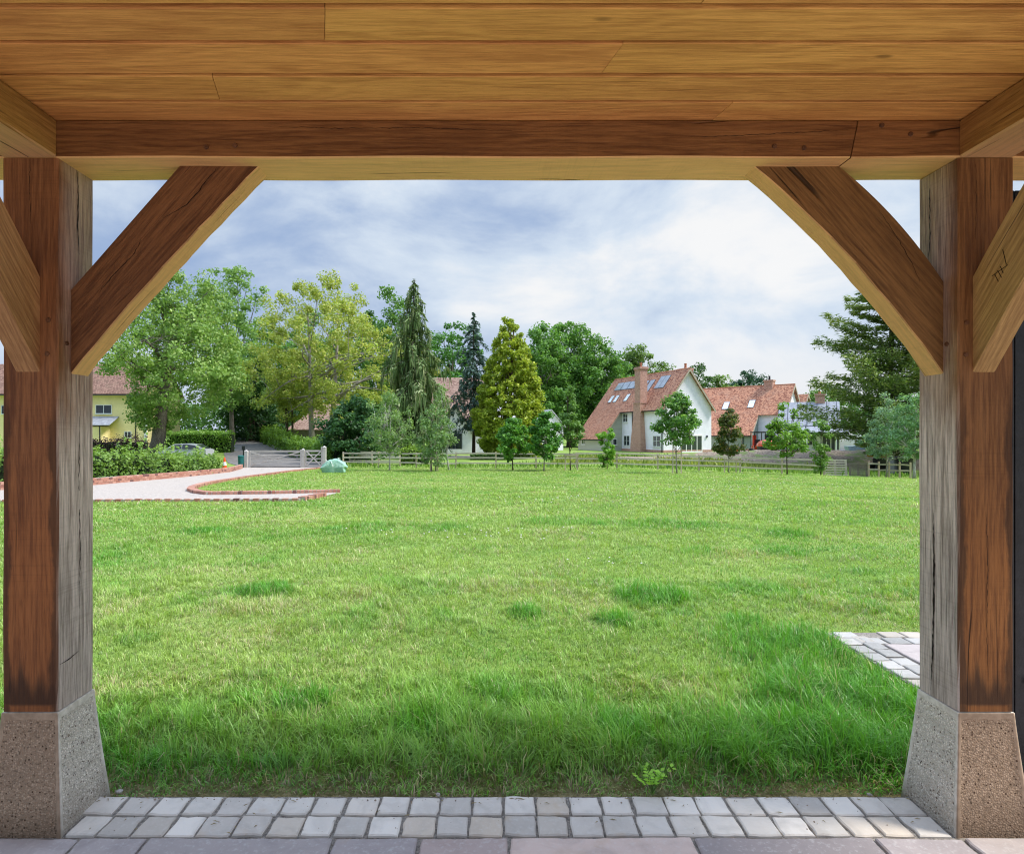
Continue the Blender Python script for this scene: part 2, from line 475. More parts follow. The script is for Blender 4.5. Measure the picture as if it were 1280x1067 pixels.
# carpenter's tally mark cut into the right side brace
mk = MB()
xin = wx(1216, Y0) - .0006
def mkpt(px, py):
    Y = xin * F / (px - CX); return Vector((xin, Y, wz(py, Y)))
for a, b in (((1243.5, 343), (1248, 352)), ((1247, 338), (1252, 347)), ((1250.5, 333), (1254, 341.5)), ((1253.5, 312), (1258, 331)), ((1240, 345), (1260, 331))):
    mk.bar(mkpt(*a), mkpt(*b), .0016, .0016)
mo = mk.obj('tally_mark', M_DARK, sbR)
mo.data.transform(sbR.rotation_euler.to_matrix().inverted().to_4x4() @ Matrix.Translation(-(sbR.location + PO)))

def split(parent, P3, nrm, w, seed):
    """tapering dark drying crack that follows the points P3 on a face with normal nrm"""
    rng = np.random.default_rng(seed); P3 = [np.array(p, float) for p in P3]
    d = np.r_[0, np.cumsum([np.linalg.norm(b - a) for a, b in zip(P3[:-1], P3[1:])])]
    q = np.linspace(0, d[-1], max(10, int(d[-1] / .012))); A = np.array(P3)
    C = np.stack([np.interp(q, d, A[:, k]) for k in range(3)], 1); T = np.gradient(C, axis=0); T /= np.linalg.norm(T, axis=1)[:, None]
    n = np.array(nrm, float); S_ = np.cross(T, n); m = len(q); u = np.linspace(0, 1, m)
    ww = w * np.sin(PI * np.clip(u, .01, .99)) ** .6 * rng.uniform(.35, 1.2, m) + .0004
    C = C + S_ * rng.normal(0, .0011, (m, 1)) + n * .0016
    vs = np.concatenate([C - S_ * ww[:, None] / 2, C + S_ * ww[:, None] / 2])
    o = MB().add(vs, [(i, i + 1, m + i + 1, m + i) for i in range(m - 1)]).obj('drying_crack', M_DARK, parent)
    o.data.transform(parent.rotation_euler.to_matrix().inverted().to_4x4() @ Matrix.Translation(-(parent.location + PO)))
    return o
def on_front(Y, pts): return [(wx(a, Y), Y, wz(b, Y)) for a, b in pts]
def on_side(X, pts): return [(X, X * F / (a - CX), wz(b, X * F / (a - CX))) for a, b in pts]
split(braceL, on_front(YB, [(271, 210), (258, 226), (246, 243), (232, 257), (204, 273)]), (0, -1, 0), .0032, 1)
split(braceL, on_front(YB, [(177, 297), (172, 311), (157, 329), (140, 346), (123, 367)]), (0, -1, 0), .0028, 2)
split(braceR, on_front(YB, [(1098, 262), (1118, 292), (1140, 330), (1150, 352)]), (0, -1, 0), .0018, 3)
split(postL, on_side(XL1, [(96, 215), (97.5, 250), (96.5, 285), (98.5, 318)]), (1, 0, 0), .0060, 4)
split(postL, on_side(XL1, [(99, 520), (98, 600), (100, 690), (99, 760)]), (1, 0, 0), .0050, 5)
split(postL, on_side(XL1, [(74, 830), (84, 825), (92, 818), (98, 812)]), (1, 0, 0), .0040, 6)
split(postR, on_side(XR0, [(1167, 640), (1168, 720), (1167, 790), (1164, 862)]), (-1, 0, 0), .0085, 7)
split(postR, on_side(XR0, [(1162, 235), (1163, 280), (1161, 330)]), (-1, 0, 0), .0060, 8)
split(postL, on_front(Y0, [(38, 200), (37, 235), (39, 280)]), (0, -1, 0), .0016, 9)
split(postR, on_front(Y0, [(1232, 640), (1234, 700), (1233, 790), (1235, 850)]), (0, -1, 0), .0018, 10)
split(postR, on_front(Y0, [(1219, 205), (1220, 250), (1219, 300)]), (0, -1, 0), .0014, 11)
split(hb1, on_front(Y0, [(330, 158), (420, 161), (520, 160), (640, 164)]), (0, -1, 0), .0014, 12)
split(hb1, on_front(Y0, [(860, 172), (960, 168), (1060, 163)]), (0, -1, 0), .0016, 13)

# ceiling boards -------------------------------------------------------
hc = ZT - CZ
rows = [Y0 + .05] + [hc * F / (CY - p) for p in (127.5, 94.5, 53.5, 8.5)]
while rows[-1] > .75: rows.append(rows[-1] - .148)
joints = {0: [905], 1: [277], 2: [772], 3: [414], 4: [905], 5: [300, 1000], 6: [640]}
m = MB(); rng = np.random.default_rng(21)
for i in range(len(rows) - 1):
    ya, yb = rows[i] - .0075, rows[i + 1] + .0075
    ym = (ya + yb) / 2
    cuts = [-3.0] + sorted(wx(p, ym) for p in joints.get(i, [200 + 97 * i % 700])) + [3.1]
    for a, b in zip(cuts[:-1], cuts[1:]):
        sk = .0 if a < -2.5 else .035; sk2 = 0 if b > 2.8 else .035
        zj = rng.uniform(-.0012, .0012)
        z0, z1 = ZT + .001 + zj, ZT + .038
        # scarfed ends meet at a slant; lower arrises chamfered
        bt = .0025
        pts = [(a + .001 - sk*0, yb + bt, z0), (b - .001, yb + bt, z0), (b - .001 - sk2, ya - bt, z0), (a + .001 - sk, ya - bt, z0),
               (a + .001, yb, z0 + bt), (b - .001, yb, z0 + bt), (b - .001 - sk2, ya, z0 + bt), (a + .001 - sk, ya, z0 + bt),
               (a + .001, yb, z1), (b - .001, yb, z1), (b - .001 - sk2, ya, z1), (a + .001 - sk, ya, z1)]
        m.add(pts, [(0,3,2,1), (0,1,5,4), (1,2,6,5), (2,3,7,6), (3,0,4,7), (4,5,9,8), (5,6,10,9), (6,7,11,10), (7,4,8,11), (8,9,10,11)])
m.obj('ceiling_boarding', M_BOARD, porch, -PO)
MB().box((-3.0, .6, ZT + .040), (3.1, Y1 + .25, ZT + .16)).obj('roof_deck', M_DARK, porch, -PO)

# pad stones -----------------------------------------------------------
def concrete():
    m, nt, out = new_mat('exposed_aggregate'); t = NT(nt)
    co = t.obj(); cv = t.vmath('ADD', co, t.n('ObjectInfo').outputs['Location'])
    vor = t.n('TexVoronoi', {'Vector': cv, 'Scale': 150.0}); cc = vor.outputs['Color']; dd = vor.outputs['Distance']
    fine = t.noise(cv, 190, 3); big = t.noise(cv, 7, 4)
    g = t.n('SeparateXYZ', {0: cc}).outputs[0]
    agg = t.mix(t.ss(g, .15, .85), (.58, .49, .375), (.95, .85, .71))
    agg = t.mix(t.ss(g, .9, .96), agg, (.10, .06, .04))
    agg = t.mix(t.ss(dd, .35, .6), agg, (.62, .545, .44))
    pits = t.ss(t.noise(cv, 85, 4, .7), .56, .68)
    agg = t.mix(t.math('MULTIPLY', pits, .62), agg, (.17, .145, .11))
    agg = t.mix(t.math('MULTIPLY', t.ss(big, .35, .7), .25), agg, (.46, .41, .34))
    # smooth cast margins come from a vertex mask
    msk = t.n('Attribute', attribute_name='Col').outputs['Fac']
    rim = t.mix(t.ss(t.noise(cv, 40, 5), .3, .7), (.58, .51, .41), (.80, .72, .60))
    f = t.ss(t.math('ADD', msk, t.math('MULTIPLY', t.math('SUBTRACT', t.noise(cv, 34, 4), .5), .8)), .42, .58)
    col = t.mix(f, agg, rim)
    z = t.n('SeparateXYZ', {0: co}).outputs[2]
    damp = t.ss(t.math('ADD', z, t.math('MULTIPLY', t.noise(cv, 9, 4), .15)), .22, .08)
    col = t.mix(t.math('MULTIPLY', damp, .45), col, (.16, .12, .085))
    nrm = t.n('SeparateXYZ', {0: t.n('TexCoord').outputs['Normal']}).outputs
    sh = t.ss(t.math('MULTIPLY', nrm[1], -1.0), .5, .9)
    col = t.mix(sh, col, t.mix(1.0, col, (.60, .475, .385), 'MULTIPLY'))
    b = t.bsdf(out, **{'Base Color': col, 'Roughness': .9, 'Specular IOR Level': .15})
    h = t.math('ADD', t.math('MULTIPLY', dd, -.8), t.math('SUBTRACT', t.math('MULTIPLY', fine, .3), t.math('MULTIPLY', pits, .9)))
    t.set(b.inputs['Normal'], t.bump(t.math('MULTIPLY', h, t.math('SUBTRACT', 1.0, f)), .7, .005))
    return m
M_CONC = concrete()
def pad_stone(x0, x1):
    zt = ZP - .004; fl = .040; e = .002
    cx, cy = (x0 + x1) / 2, (Y0 + Y1) / 2; hw = (x1 - x0) / 2 + e
    V = []; Fc = []; Cc = []
    n = 14
    def side(a, b):                       # one battered face as a grid with smooth margins
        base = len(V)
        for j in range(n + 1):
            for i in range(n + 1):
                u, v = i / n, j / n
                # cluster the grid lines near the margins
                def wrp(q): return [0, .03, .09, .11, .2, .3, .4, .5, .6, .7, .8, .88, .92, .97, 1][int(round(q * 14))]
                u, v = wrp(u), wrp(v)
                h = hw + fl * (1 - v) ** 1.15
                p = Vector((a[0], a[1])).lerp(Vector((b[0], b[1])), u) * h
                dpth = 0
                marg = min(u, 1 - u) < .07 or v > .95
                if not marg:
                    nn = (Vector((a[0], a[1])) + Vector((b[0], b[1]))) / 2; p -= nn * .0035
                V.append((p.x, p.y, zt * v - .03 * (1 - v))); Cc.append((1, 1, 1) if marg else (0, 0, 0))
        for j in range(n):
            for i in range(n):
                k = base + j * (n + 1) + i; Fc.append((k, k + 1, k + n + 2, k + n + 1))
    cs = [(-1, -1), (1, -1), (1, 1), (-1, 1)]
    for i in range(4): side(cs[i], cs[(i + 1) % 4])
    k = len(V); V += [(c[0] * hw, c[1] * hw, zt) for c in cs]; Cc += [(1, 1, 1)] * 4; Fc.append((k, k+1, k+2, k+3))
    me = np_mesh('pad_stone', V, Fc, np.array(Cc), 4)
    bm = bmesh.new(); bm.from_mesh(me); bmesh.ops.remove_doubles(bm, verts=bm.verts, dist=1e-5); bmesh.ops.recalc_face_normals(bm, faces=bm.faces); bm.to_mesh(me); bm.free()
    return link('pad_stone', me, M_CONC, porch, P(cx, cy, 0))
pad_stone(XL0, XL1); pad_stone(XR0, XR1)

# ------------------------------------------------------------------ paving
def stone_mat(name, c1, c2, c3):
    m, nt, out = new_mat(name); t = NT(nt)
    co = t.obj(); r = t.n('NewGeometry').outputs['Random Per Island']
    cv = t.vmath('ADD', co, t.n('CombineXYZ', {0: t.math('MULTIPLY', r, 50.0), 1: t.math('MULTIPLY', r, 31.0)}).outputs[0])
    n1 = t.noise(cv, 9, 6, .6, .8); n2 = t.noise(cv, 60, 5, .65)
    r2 = t.math('FRACT', t.math('MULTIPLY', r, 17.7))
    col = t.mix(t.ss(r, .1, .9), c1, c2)
    col = t.mix(t.math('MULTIPLY', t.ss(r2, .62, .9), .8), col, c3)
    v = t.math('ADD', .82, t.math('MULTIPLY', t.math('FRACT', t.math('MULTIPLY', r, 5.3)), .26))
    col = t.n('HueSaturation', {'Value': v, 'Color': col}).outputs[0]
    col = t.mix(t.math('MULTIPLY', t.ss(n1, .4, .75), .35), col, tuple(q * .55 for q in c1))
    col = t.mix(t.math('MULTIPLY', t.ss(n2, .5, .72), .28), col, (.62, .60, .56))
    rust = t.ss(t.noise(cv, 5, 3), .62, .74)
    col = t.mix(t.math('MULTIPLY', rust, .3), col, (.42, .27, .14))
    b = t.bsdf(out, **{'Base Color': col, 'Roughness': .72, 'Specular IOR Level': .35})
    h = t.math('ADD', t.math('MULTIPLY', n1, 1.0), t.math('MULTIPLY', n2, .35))
    t.set(b.inputs['Normal'], t.bump(h, .5, .006))
    return m
M_SETT = stone_mat('sett_stone', (.53, .47, .40), (.69, .62, .53), (.60, .49, .37))
M_SLAB = stone_mat('slab_stone', (.33, .28, .265), (.43, .37, .345), (.41, .35, .32))
M_SLABP = stone_mat('pink_slab_stone', (.47, .345, .29), (.56, .43, .36), (.46, .36, .32))
M_GROUT = simple('grout', (.25, .22, .185), .95, .35, 90, bump=.6)

def stones(name, cells, mat, z=0.0, th=.03, rough=.006, seed=1):
    """riven stones with ragged outlines, one mesh; a cell is four corner points"""
    rng = np.random.default_rng(seed); m = MB()
    for c in cells:
        c = [np.array(p, float) for p in c]; pts = []
        for i in range(4):
            a, b = c[i], c[(i + 1) % 4]; L = np.hypot(*(b - a)); k = max(3, int(L / .03))
            nn = np.array([(b - a)[1], -(b - a)[0]]) / L
            for j in range(k):
                t = j / k
                w = rng.normal(0, rough * .34)
                if j == 0: w = -abs(rng.normal(0, rough)) * .5
                pts.append(a + (b - a) * t + nn * w)
        ctr = sum(pts) / len(pts); n = len(pts)
        zz = z + rng.uniform(-.0025, .0025); tx, ty = rng.normal(0, .012, 2)
        def Z(p, d=0): return zz + (p - ctr)[0] * tx + (p - ctr)[1] * ty + d
        vs = [(p[0], p[1], Z(p, -th)) for p in pts] + [(p[0], p[1], Z(p, -.004)) for p in pts]
        vs += [tuple(p + (ctr - p) / max(np.hypot(*(ctr - p)), 1e-4) * .006) + (Z(p, 0),) for p in pts]
        fs = [tuple(range(2 * n, 3 * n))]
        for q in (0, n):
            fs += [(q + i, q + (i + 1) % n, q + n + (i + 1) % n, q + n + i) for i in range(n)]
        m.add(vs, fs)
    o = m.obj(name, mat); tag(o, kind='structure'); return o

g = .011
ys = [2.127, 2.247, 2.366]
cells = []
rng = np.random.default_rng(5)
for r in range(2):
    x = -1.70 + (.03 if r else 0.0)
    cuts = []
    # joint positions read on the two courses
    px = [85, 124, 167, 207, 246, 291, 333, 375, 417, 459, 501, 544, 586, 629, 671, 713, 756, 799, 843, 885, 930, 975, 1016, 1061, 1100, 1141, 1185] if r == 0 else \
         [110, 152, 193, 233, 274, 312, 353, 392, 433, 473, 512, 550, 590, 630, 670, 711, 751, 791, 832, 872, 911, 952, 992, 1033, 1072, 1108, 1150]
    ym = (ys[r] + ys[r + 1]) / 2; xs = [wx(p, ym) for p in px]
    if r == 0: xs = [wx(p, ys[0] + .03) for p in px]
    for a, b in zip(xs[:-1], xs[1:]):
        j = rng.uniform(-.004, .004, 4)
        cells.append([(a + g/2 + j[0], ys[r] + g/2), (b - g/2 + j[1], ys[r] + g/2 + j[2]*.4), (b - g/2 + j[1], ys[r+1] - g/2), (a + g/2 + j[3]*.5, ys[r+1] - g/2 + j[2]*.6)])
front_cells = cells; cells = []
# path border beyond the right post: two courses round its left and far edges
PX0, PY1 = 2.445, 4.335
yy = 2.40; k = 0
while yy < PY1 - .25:
    for c in range(2):
        o_ = .06 if c else 0
        cells.append([(PX0 + .125*c + g/2, yy + o_ + g/2), (PX0 + .125*(c+1) - g/2, yy + o_ + g/2), (PX0 + .125*(c+1) - g/2, yy + o_ + .127), (PX0 + .125*c + g/2, yy + o_ + .127)])
    yy += .138
xx = PX0
while xx < 4.6:
    for c in range(2):
        o_ = .05 if c else 0
        ya = PY1 - .125 * (2 - c)
        cells.append([(xx + o_*c + g/2, ya + g/2), (xx + o_*c + .15, ya + g/2), (xx + o_*c + .15, ya + .125 - g/2), (xx + o_*c + g/2, ya + .125 - g/2)])
    xx += .161
cells = [c for c in cells if not (c[0][0] > PX0 + .2 and c[0][1] > 2.3 and c[0][0] < PX0 + .25 and c[0][1] > PY1 - .27)]
stones('sett_paving', front_cells, M_SETT, .004, seed=7)
M_SETT_DIM = stone_mat('sett_stone_dimmed', (.34, .325, .30), (.46, .435, .40), (.46, .39, .31))  # same sett stone, colour darkened to offset the sun on the path
stones('sett_path', cells, M_SETT_DIM, .004, seed=17)
# slabs
jx = [-2.4, -1.50, wx(93, 2.09), wx(180, 2.09), wx(415, 2.09), wx(523, 2.09), wx(636, 2.09), wx(869, 2.09), wx(1098, 2.09), wx(1212, 2.09), 2.35, 2.9]
jx = [-3.0, -2.3] + [wx(p, 2.09) for p in (93, 180, 415, 523, 636, 869, 1098, 1212)] + [2.3, 3.0]
cs, cp = [], []
for i, (a, b) in enumerate(zip(jx[:-1], jx[1:])):
    q = [(a + .006, 1.86), (b - .006, 1.86), (b - .006, 2.118), (a + .006, 2.118)]
    (cp if i in (5, 6) else cs).append(q)
yy = 1.86; r = 0
while yy > -7.5:  # unseen paving, extended behind the camera with pink slabs to bounce warm light
    h = [.42, .30, .56][r % 3]; x = -6.0 - .2 * (r % 4)
    while x < 6.4:
        w = rng.choice([.30, .56, .86]); (cp if rng.random() < .45 else cs).append([(x + .006, yy - h + .006), (x + w - .006, yy - h + .006), (x + w - .006, yy - .006), (x + .006, yy - .006)]); x += w
    yy -= h; r += 1
for a in range(3):
    for b in range(3):
        x0 = PX0 + .262 + a * .61; y0 = PY1 - .262 - .6 * b
        cs.append([(x0 + .005, y0 - .59), (x0 + .60, y0 - .59), (x0 + .60, y0), (x0 + .005, y0)])
stones('patio_paving', cs, M_SLAB, .006, rough=.004, seed=8)
stones('pink_paving', cp, M_SLABP, .006, rough=.004, seed=9)
gm = MB().box((-3.2, -1.5, -.08), (3.4, 2.375, -.006))
gm.box((-6.9, -8.2, -.10), (7.2, -1.5, -.0065)).box((-6.9, -1.5, -.10), (-3.2, 1.87, -.0065)).box((3.4, -1.5, -.10), (7.2, 1.87, -.0065)).box((PX0 - .004, 2.376, -.08), (4.8, PY1 + .004, -.006))
tag(gm.obj('paving_bed', M_GROUT), kind='structure')

# ------------------------------------------------------------------ black boarded screen right of the porch
M_BLACK = simple('black_paint', (.011, .012, .015), .42, .4, 14, bump=.25, spec=.5)
M_STEEL = simple('galvanised', (.42, .43, .44), .4, .2, 40, metal=.8)
scr = empty('timber_screen', (2.7, 2.47, 0))
tag(scr, 'black painted upright boarded timber screen beside the right hand oak post', 'screen')
m = MB(); x = 2.02; ztop = wz(238, 2.45)
while x < 3.5:
    m.box((x - 2.7, -.02, .01), (x - 2.7 + .142, .005, ztop)); x += .146
m.obj('boarding', M_BLACK, scr, bevel=.003)
for zz in (.25, 1.1, 2.15): MB().box((-.68, .007, zz), (.8, .05, zz + .1)).obj('ledge', M_BLACK, scr)
m = MB(); zl = wz(852, 2.44)
m.box((2.205 - 2.7, -.03, zl - .012), (2.30 - 2.7, -.022, zl + .012)); m.tube([(2.215 - 2.7, -.03, zl), (2.215 - 2.7, -.045, zl + .004), (2.25 - 2.7, -.047, zl + .012)], .006, 6)
m.obj('latch', M_STEEL, scr)

# ------------------------------------------------------------------ terrain, drive, lawn
def ground_mat():
    m, nt, out = new_mat('turf_ground'); t = NT(nt)
    co = t.obj()
    n1 = t.noise(co, .55, 5, .6, .3); n2 = t.noise(co, 6, 6, .65); n3 = t.noise(co, 38, 4, .7)
    far = t.n('SeparateXYZ', {0: co}).outputs[1]
    c = t.mix(t.ss(n1, .35, .68), (.15, .25, .04), (.29, .37, .095))
    c = t.mix(t.math('MULTIPLY', t.ss(n2, .45, .7), .5), c, (.08, .17, .024))
    c = t.mix(t.math('MULTIPLY', t.ss(n3, .5, .75), .55), c, (.27, .33, .085))
    near = t.ss(far, 2.9, 2.42)
    c = t.mix(t.math('MULTIPLY', near, .75), c, t.mix(t.ss(n3, .35, .7), (.15, .095, .055), (.38, .28, .17)))
    b = t.bsdf(out, **{'Base Color': c, 'Roughness': .95, 'Specular IOR Level': .1})
    t.set(b.inputs['Normal'], t.bump(t.math('ADD', n3, n2), .8, .03))
    return m
M_TURF = ground_mat()
xs = np.unique(np.concatenate([np.arange(-60, 60.1, 1.5), np.array([-900, -500, -300, -200, -140, -100, -80, 80, 100, 140, 200, 300, 500, 900.])]))
ysg = np.unique(np.concatenate([np.array([-300., -100, -40, -15, -6, -3, 0]), np.arange(1.5, 130, 1.2), np.array([140, 170, 220, 300, 450, 700, 1100, 1800.])]))
XX, YY = np.meshgrid(xs, ysg)
ZZ = zg(XX, YY) - .012
ZZ[(YY < 2.3)] -= .12
V = np.stack([XX.ravel(), YY.ravel(), ZZ.ravel()], 1)
nx = len(xs); idx = np.arange(len(xs) * len(ysg)).reshape(len(ysg), nx)
Q = np.stack([idx[:-1, :-1].ravel(), idx[:-1, 1:].ravel(), idx[1:, 1:].ravel(), idx[1:, :-1].ravel()], 1)
tag(link('ground', np_mesh('ground', V, Q, None, 4), M_TURF), kind='structure')

def gravel():
    m, nt, out = new_mat('gravel'); t = NT(nt); co = t.obj()
    v = t.n('TexVoronoi', {'Vector': co, 'Scale': 26.0}).outputs['Color']; n = t.noise(co, 1.2, 5, .6); f = t.noise(co, 60, 3)
    g_ = t.n('SeparateXYZ', {0: v}).outputs[0]
    c = t.mix(g_, (.34, .29, .25), (.50, .435, .375))
    c = t.mix(t.math('MULTIPLY', t.ss(n, .4, .7), .35), c, (.42, .35, .29))
    c = t.mix(t.math('MULTIPLY', t.ss(f, .55, .7), .4), c, (.28, .24, .20))
    b = t.bsdf(out, **{'Base Color': c, 'Roughness': .9}); t.set(b.inputs['Normal'], t.bump(t.math('ADD', g_, f), .6, .02)); return m
M_GRAV = gravel()

def sheet(name, pts2, mat, dz=.006, step=1.0):
    """flat polygon laid over the terrain: grid cut to the outline"""
    bm = bmesh.new()
    vs = [bm.verts.new((p[0], p[1], 0)) for p in pts2]
    bm.faces.new(vs)
    bmesh.ops.triangulate(bm, faces=bm.faces)
    for _ in range(40):
        lg = [e for e in bm.edges if e.calc_length() > step * 1.6]
        if not lg: break
        bmesh.ops.subdivide_edges(bm, edges=lg, cuts=1); bmesh.ops.triangulate(bm, faces=bm.faces)
    for v in bm.verts: v.co.z = float(zg(v.co.x, v.co.y)) + dz
    bmesh.ops.recalc_face_normals(bm, faces=bm.faces)
    me = bpy.data.meshes.new(name); bm.to_mesh(me); bm.free()
    if me.polygons and me.polygons[0].normal.z < 0: me.flip_normals()
    return tag(link(name, me, mat), kind='structure')

def g2(px, py): return gp(px, py)[:2]
K_hedge = [(-170, 622), (-40, 614), (60, 610), (118, 606), (197, 599), (245, 594.5), (285, 590), (298, 586.5), (303, 583.5)]
K_isl_top = [(404, 585.0), (360, 590), (310, 597), (272, 603), (252, 607), (241, 610.5), (238, 613.5), (246, 616.5), (262, 618.4), (330, 617.6), (425, 615.5)]
K_front = [(-170, 629), (118, 627), (280, 626.4), (375, 625.8), (403, 620.5)]
hedgeP = [g2(*p) for p in K_hedge]; islP = [g2(*p) for p in K_isl_top]; frontP = [g2(*p) for p in K_front]
tailP = [g2(431, 615)]
drive_poly = hedgeP + [g2(405, 583.5)] + islP + tailP + [g2(403, 620.5)] + frontP[::-1][1:]
sheet('drive', drive_poly, M_GRAV, .010)

def brickmat():
    m, nt, out = new_mat('kerb_brick'); t = NT(nt); co = t.obj(); r = t.n('NewGeometry').outputs['Random Per Island']
    c = t.mix(r, (.36, .145, .095), (.54, .29, .21)); n = t.noise(co, 30, 4)
    c = t.mix(t.math('MULTIPLY', t.ss(n, .4, .7), .4), c, (.22, .09, .06))
    c = t.mix(t.ss(t.math('FRACT', t.math('MULTIPLY', r, 9.1)), .85, .95), c, (.16, .07, .06))
    t.bsdf(out, **{'Base Color': c, 'Roughness': .85}); return m
M_KERB = brickmat()
M_MORTAR = simple('mortar', (.42, .36, .30), .95, .2, 30)
def resample(pts, step):
    P_ = np.array(pts, float); d = np.hypot(*(P_[1:] - P_[:-1]).T); s = np.r_[0, np.cumsum(d)]
    n = max(2, int(s[-1] / step)); q = np.linspace(0, s[-1], n + 1)
    return np.stack([np.interp(q, s, P_[:, 0]), np.interp(q, s, P_[:, 1])], 1)
def kerb(name, pts, w, h, blen, gap=.012, soldier=False, courses=1):
    q = resample(pts, blen); m = MB(); mm = MB(); rng = np.random.default_rng(len(q))
    for i in range(len(q) - 1):
        a, b = q[i], q[i + 1]; d = (b - a) / max(np.hypot(*(b - a)), 1e-6); n = np.array([-d[1], d[0]])
        for c in range(courses):
            off = .5 * blen if c % 2 else 0
            a2 = a + d * (gap / 2 + off); b2 = b - d * (gap / 2) + d * off
            z = float(zg(*((a + b) / 2))) + c * (h / courses)
            hh = h / courses - (.010 if courses > 1 else 0) + rng.uniform(-.004, .004)
            vs = [a2 - n*w/2, b2 - n*w/2, b2 + n*w/2, a2 + n*w/2]
            zb = z - (.05 if c == 0 else 0)
            m.add([(*p, zb) for p in vs] + [(*p, z + hh) for p in vs], [(0,3,2,1),(4,5,6,7),(0,1,5,4),(1,2,6,5),(2,3,7,6),(3,0,4,7)])
        z = float(zg(*((a + b) / 2)))
        vs = [a - n*(w/2-.012), b - n*(w/2-.012), b + n*(w/2-.012), a + n*(w/2-.012)]
        mm.add([(*p, z - .05) for p in vs] + [(*p, z + h - .012) for p in vs], [(0,3,2,1),(4,5,6,7),(0,1,5,4),(1,2,6,5),(2,3,7,6),(3,0,4,7)])
    o = m.obj(name, M_KERB); tag(o, kind='structure')
    tag(mm.obj('mortar_bed', M_MORTAR), kind='structure')
    return o
kerb('brick_kerb', hedgeP, .22, .27, .225, courses=3)
kerb('brick_kerb', islP, .22, .10, .115, .02)
kerb('brick_kerb', frontP[:-1], .11, .07, .24, .10)
kerb('brick_kerb', [g2(377, 625.6), g2(404, 620.3)], .2, .10, .115, .015)

# road beyond the gate
road_poly = [(wx(303, 43), 43.2), (wx(402, 43), 43.2), (wx(400, 50), 50), (wx(356, 64), 64), (wx(326, 85), 85), (wx(308, 125), 125),
             (wx(280, 125), 125), (wx(282, 85), 85), (wx(280, 64), 64), (wx(285, 50), 50)]
M_ROAD = simple('worn_asphalt', (.165, .152, .142), .9, .22, 2.5, bump=.3)
sheet('road', road_poly, M_ROAD, .014)
M_KERBS = simple('kerb_stone', (.30, .28, .26), .9, .2, 4)
ko = kerb('stone_kerb', [(wx(p, y_), y_) for p, y_ in ((402, 50), (358, 64), (328, 85), (310, 120))], .25, .22, .9, .02); ko.data.materials[0] = M_KERBS
# grass margin strip beside the fence road
sheet('lane', [(wx(432, 62), 62), (wx(960, 62), 62), (wx(960, 66), 66), (wx(432, 66), 66)], simple('lane_gravel', (.33, .29, .24), .95, .2, 3), .014)

# ------------------------------------------------------------------ vegetation
def vnoise(x, y, s, seed):
    r = np.random.default_rng(seed).random((256, 256))
    u = x / s; v = y / s; i = np.floor(u).astype(int); j = np.floor(v).astype(int); fu = u - i; fv = v - j
    fu = fu*fu*(3-2*fu); fv = fv*fv*(3-2*fv)
    g_ = lambda a, b: r[a % 256, b % 256]
    return (g_(i,j)*(1-fu)+g_(i+1,j)*fu)*(1-fv) + (g_(i,j+1)*(1-fu)+g_(i+1,j+1)*fu)*fv

def leaf_mat(name, trans=.35, rough=.5, spec=.3):
    m, nt, out = new_mat(name); t = NT(nt)
    c = t.n('Attribute', attribute_name='Col').outputs['Color']
    pb = t.n('BsdfPrincipled', {'Base Color': c, 'Roughness': rough, 'Specular IOR Level': spec})
    tr = t.n('BsdfTranslucent', {'Color': t.mix(1.0, c, (1.25, 1.25, .65), 'MULTIPLY')})
    mx = t.n('MixShader', {0: trans}); nt.links.new(pb.outputs[0], mx.inputs[1]); nt.links.new(tr.outputs[0], mx.inputs[2])
    nt.links.new(mx.outputs[0], out.inputs[0]); return m
M_GRASS = leaf_mat('grass_blade', .35, .38, .45)
M_LEAF = leaf_mat('leaf', .38, .5, .3)
M_NEEDLE = leaf_mat('needle', .18, .6, .2)

def inpoly(x, y, poly):
    r = np.zeros(len(x), bool); n = len(poly)
    for i in range(n):
        x0, y0 = poly[i]; x1, y1 = poly[(i + 1) % n]
        if y0 == y1: continue
        c = ((y0 > y) != (y1 > y)) & (x < (x1 - x0) * (y - y0) / (y1 - y0) + x0); r ^= c
    return r

CL = [(810, 746, .68, .13), (320, 739, .60, .14), (655, 766, .34, .13), (766, 776, .30, .14), (1020, 806, .45, .12), (700, 652, 1.6, .07),
      (820, 655, 1.8, .07), (985, 668, .8, .08), (255, 663, .9, .08), (985, 690, .7, .06), (1085, 715, .5, .07), (930, 775, .35, .08), (1080, 830, .45, .10), (555, 660, 1.2, .06),
      (380, 880, .30, .13), (1000, 880, .5, .09), (170, 800, .3, .06), (450, 660, 1.5, .05), (880, 690, .8, .05)]
CL = [(*gp(a, b)[:2], r * .62, h * (.85 if i < 1 else .6)) for i, (a, b, r, h) in enumerate(CL)]

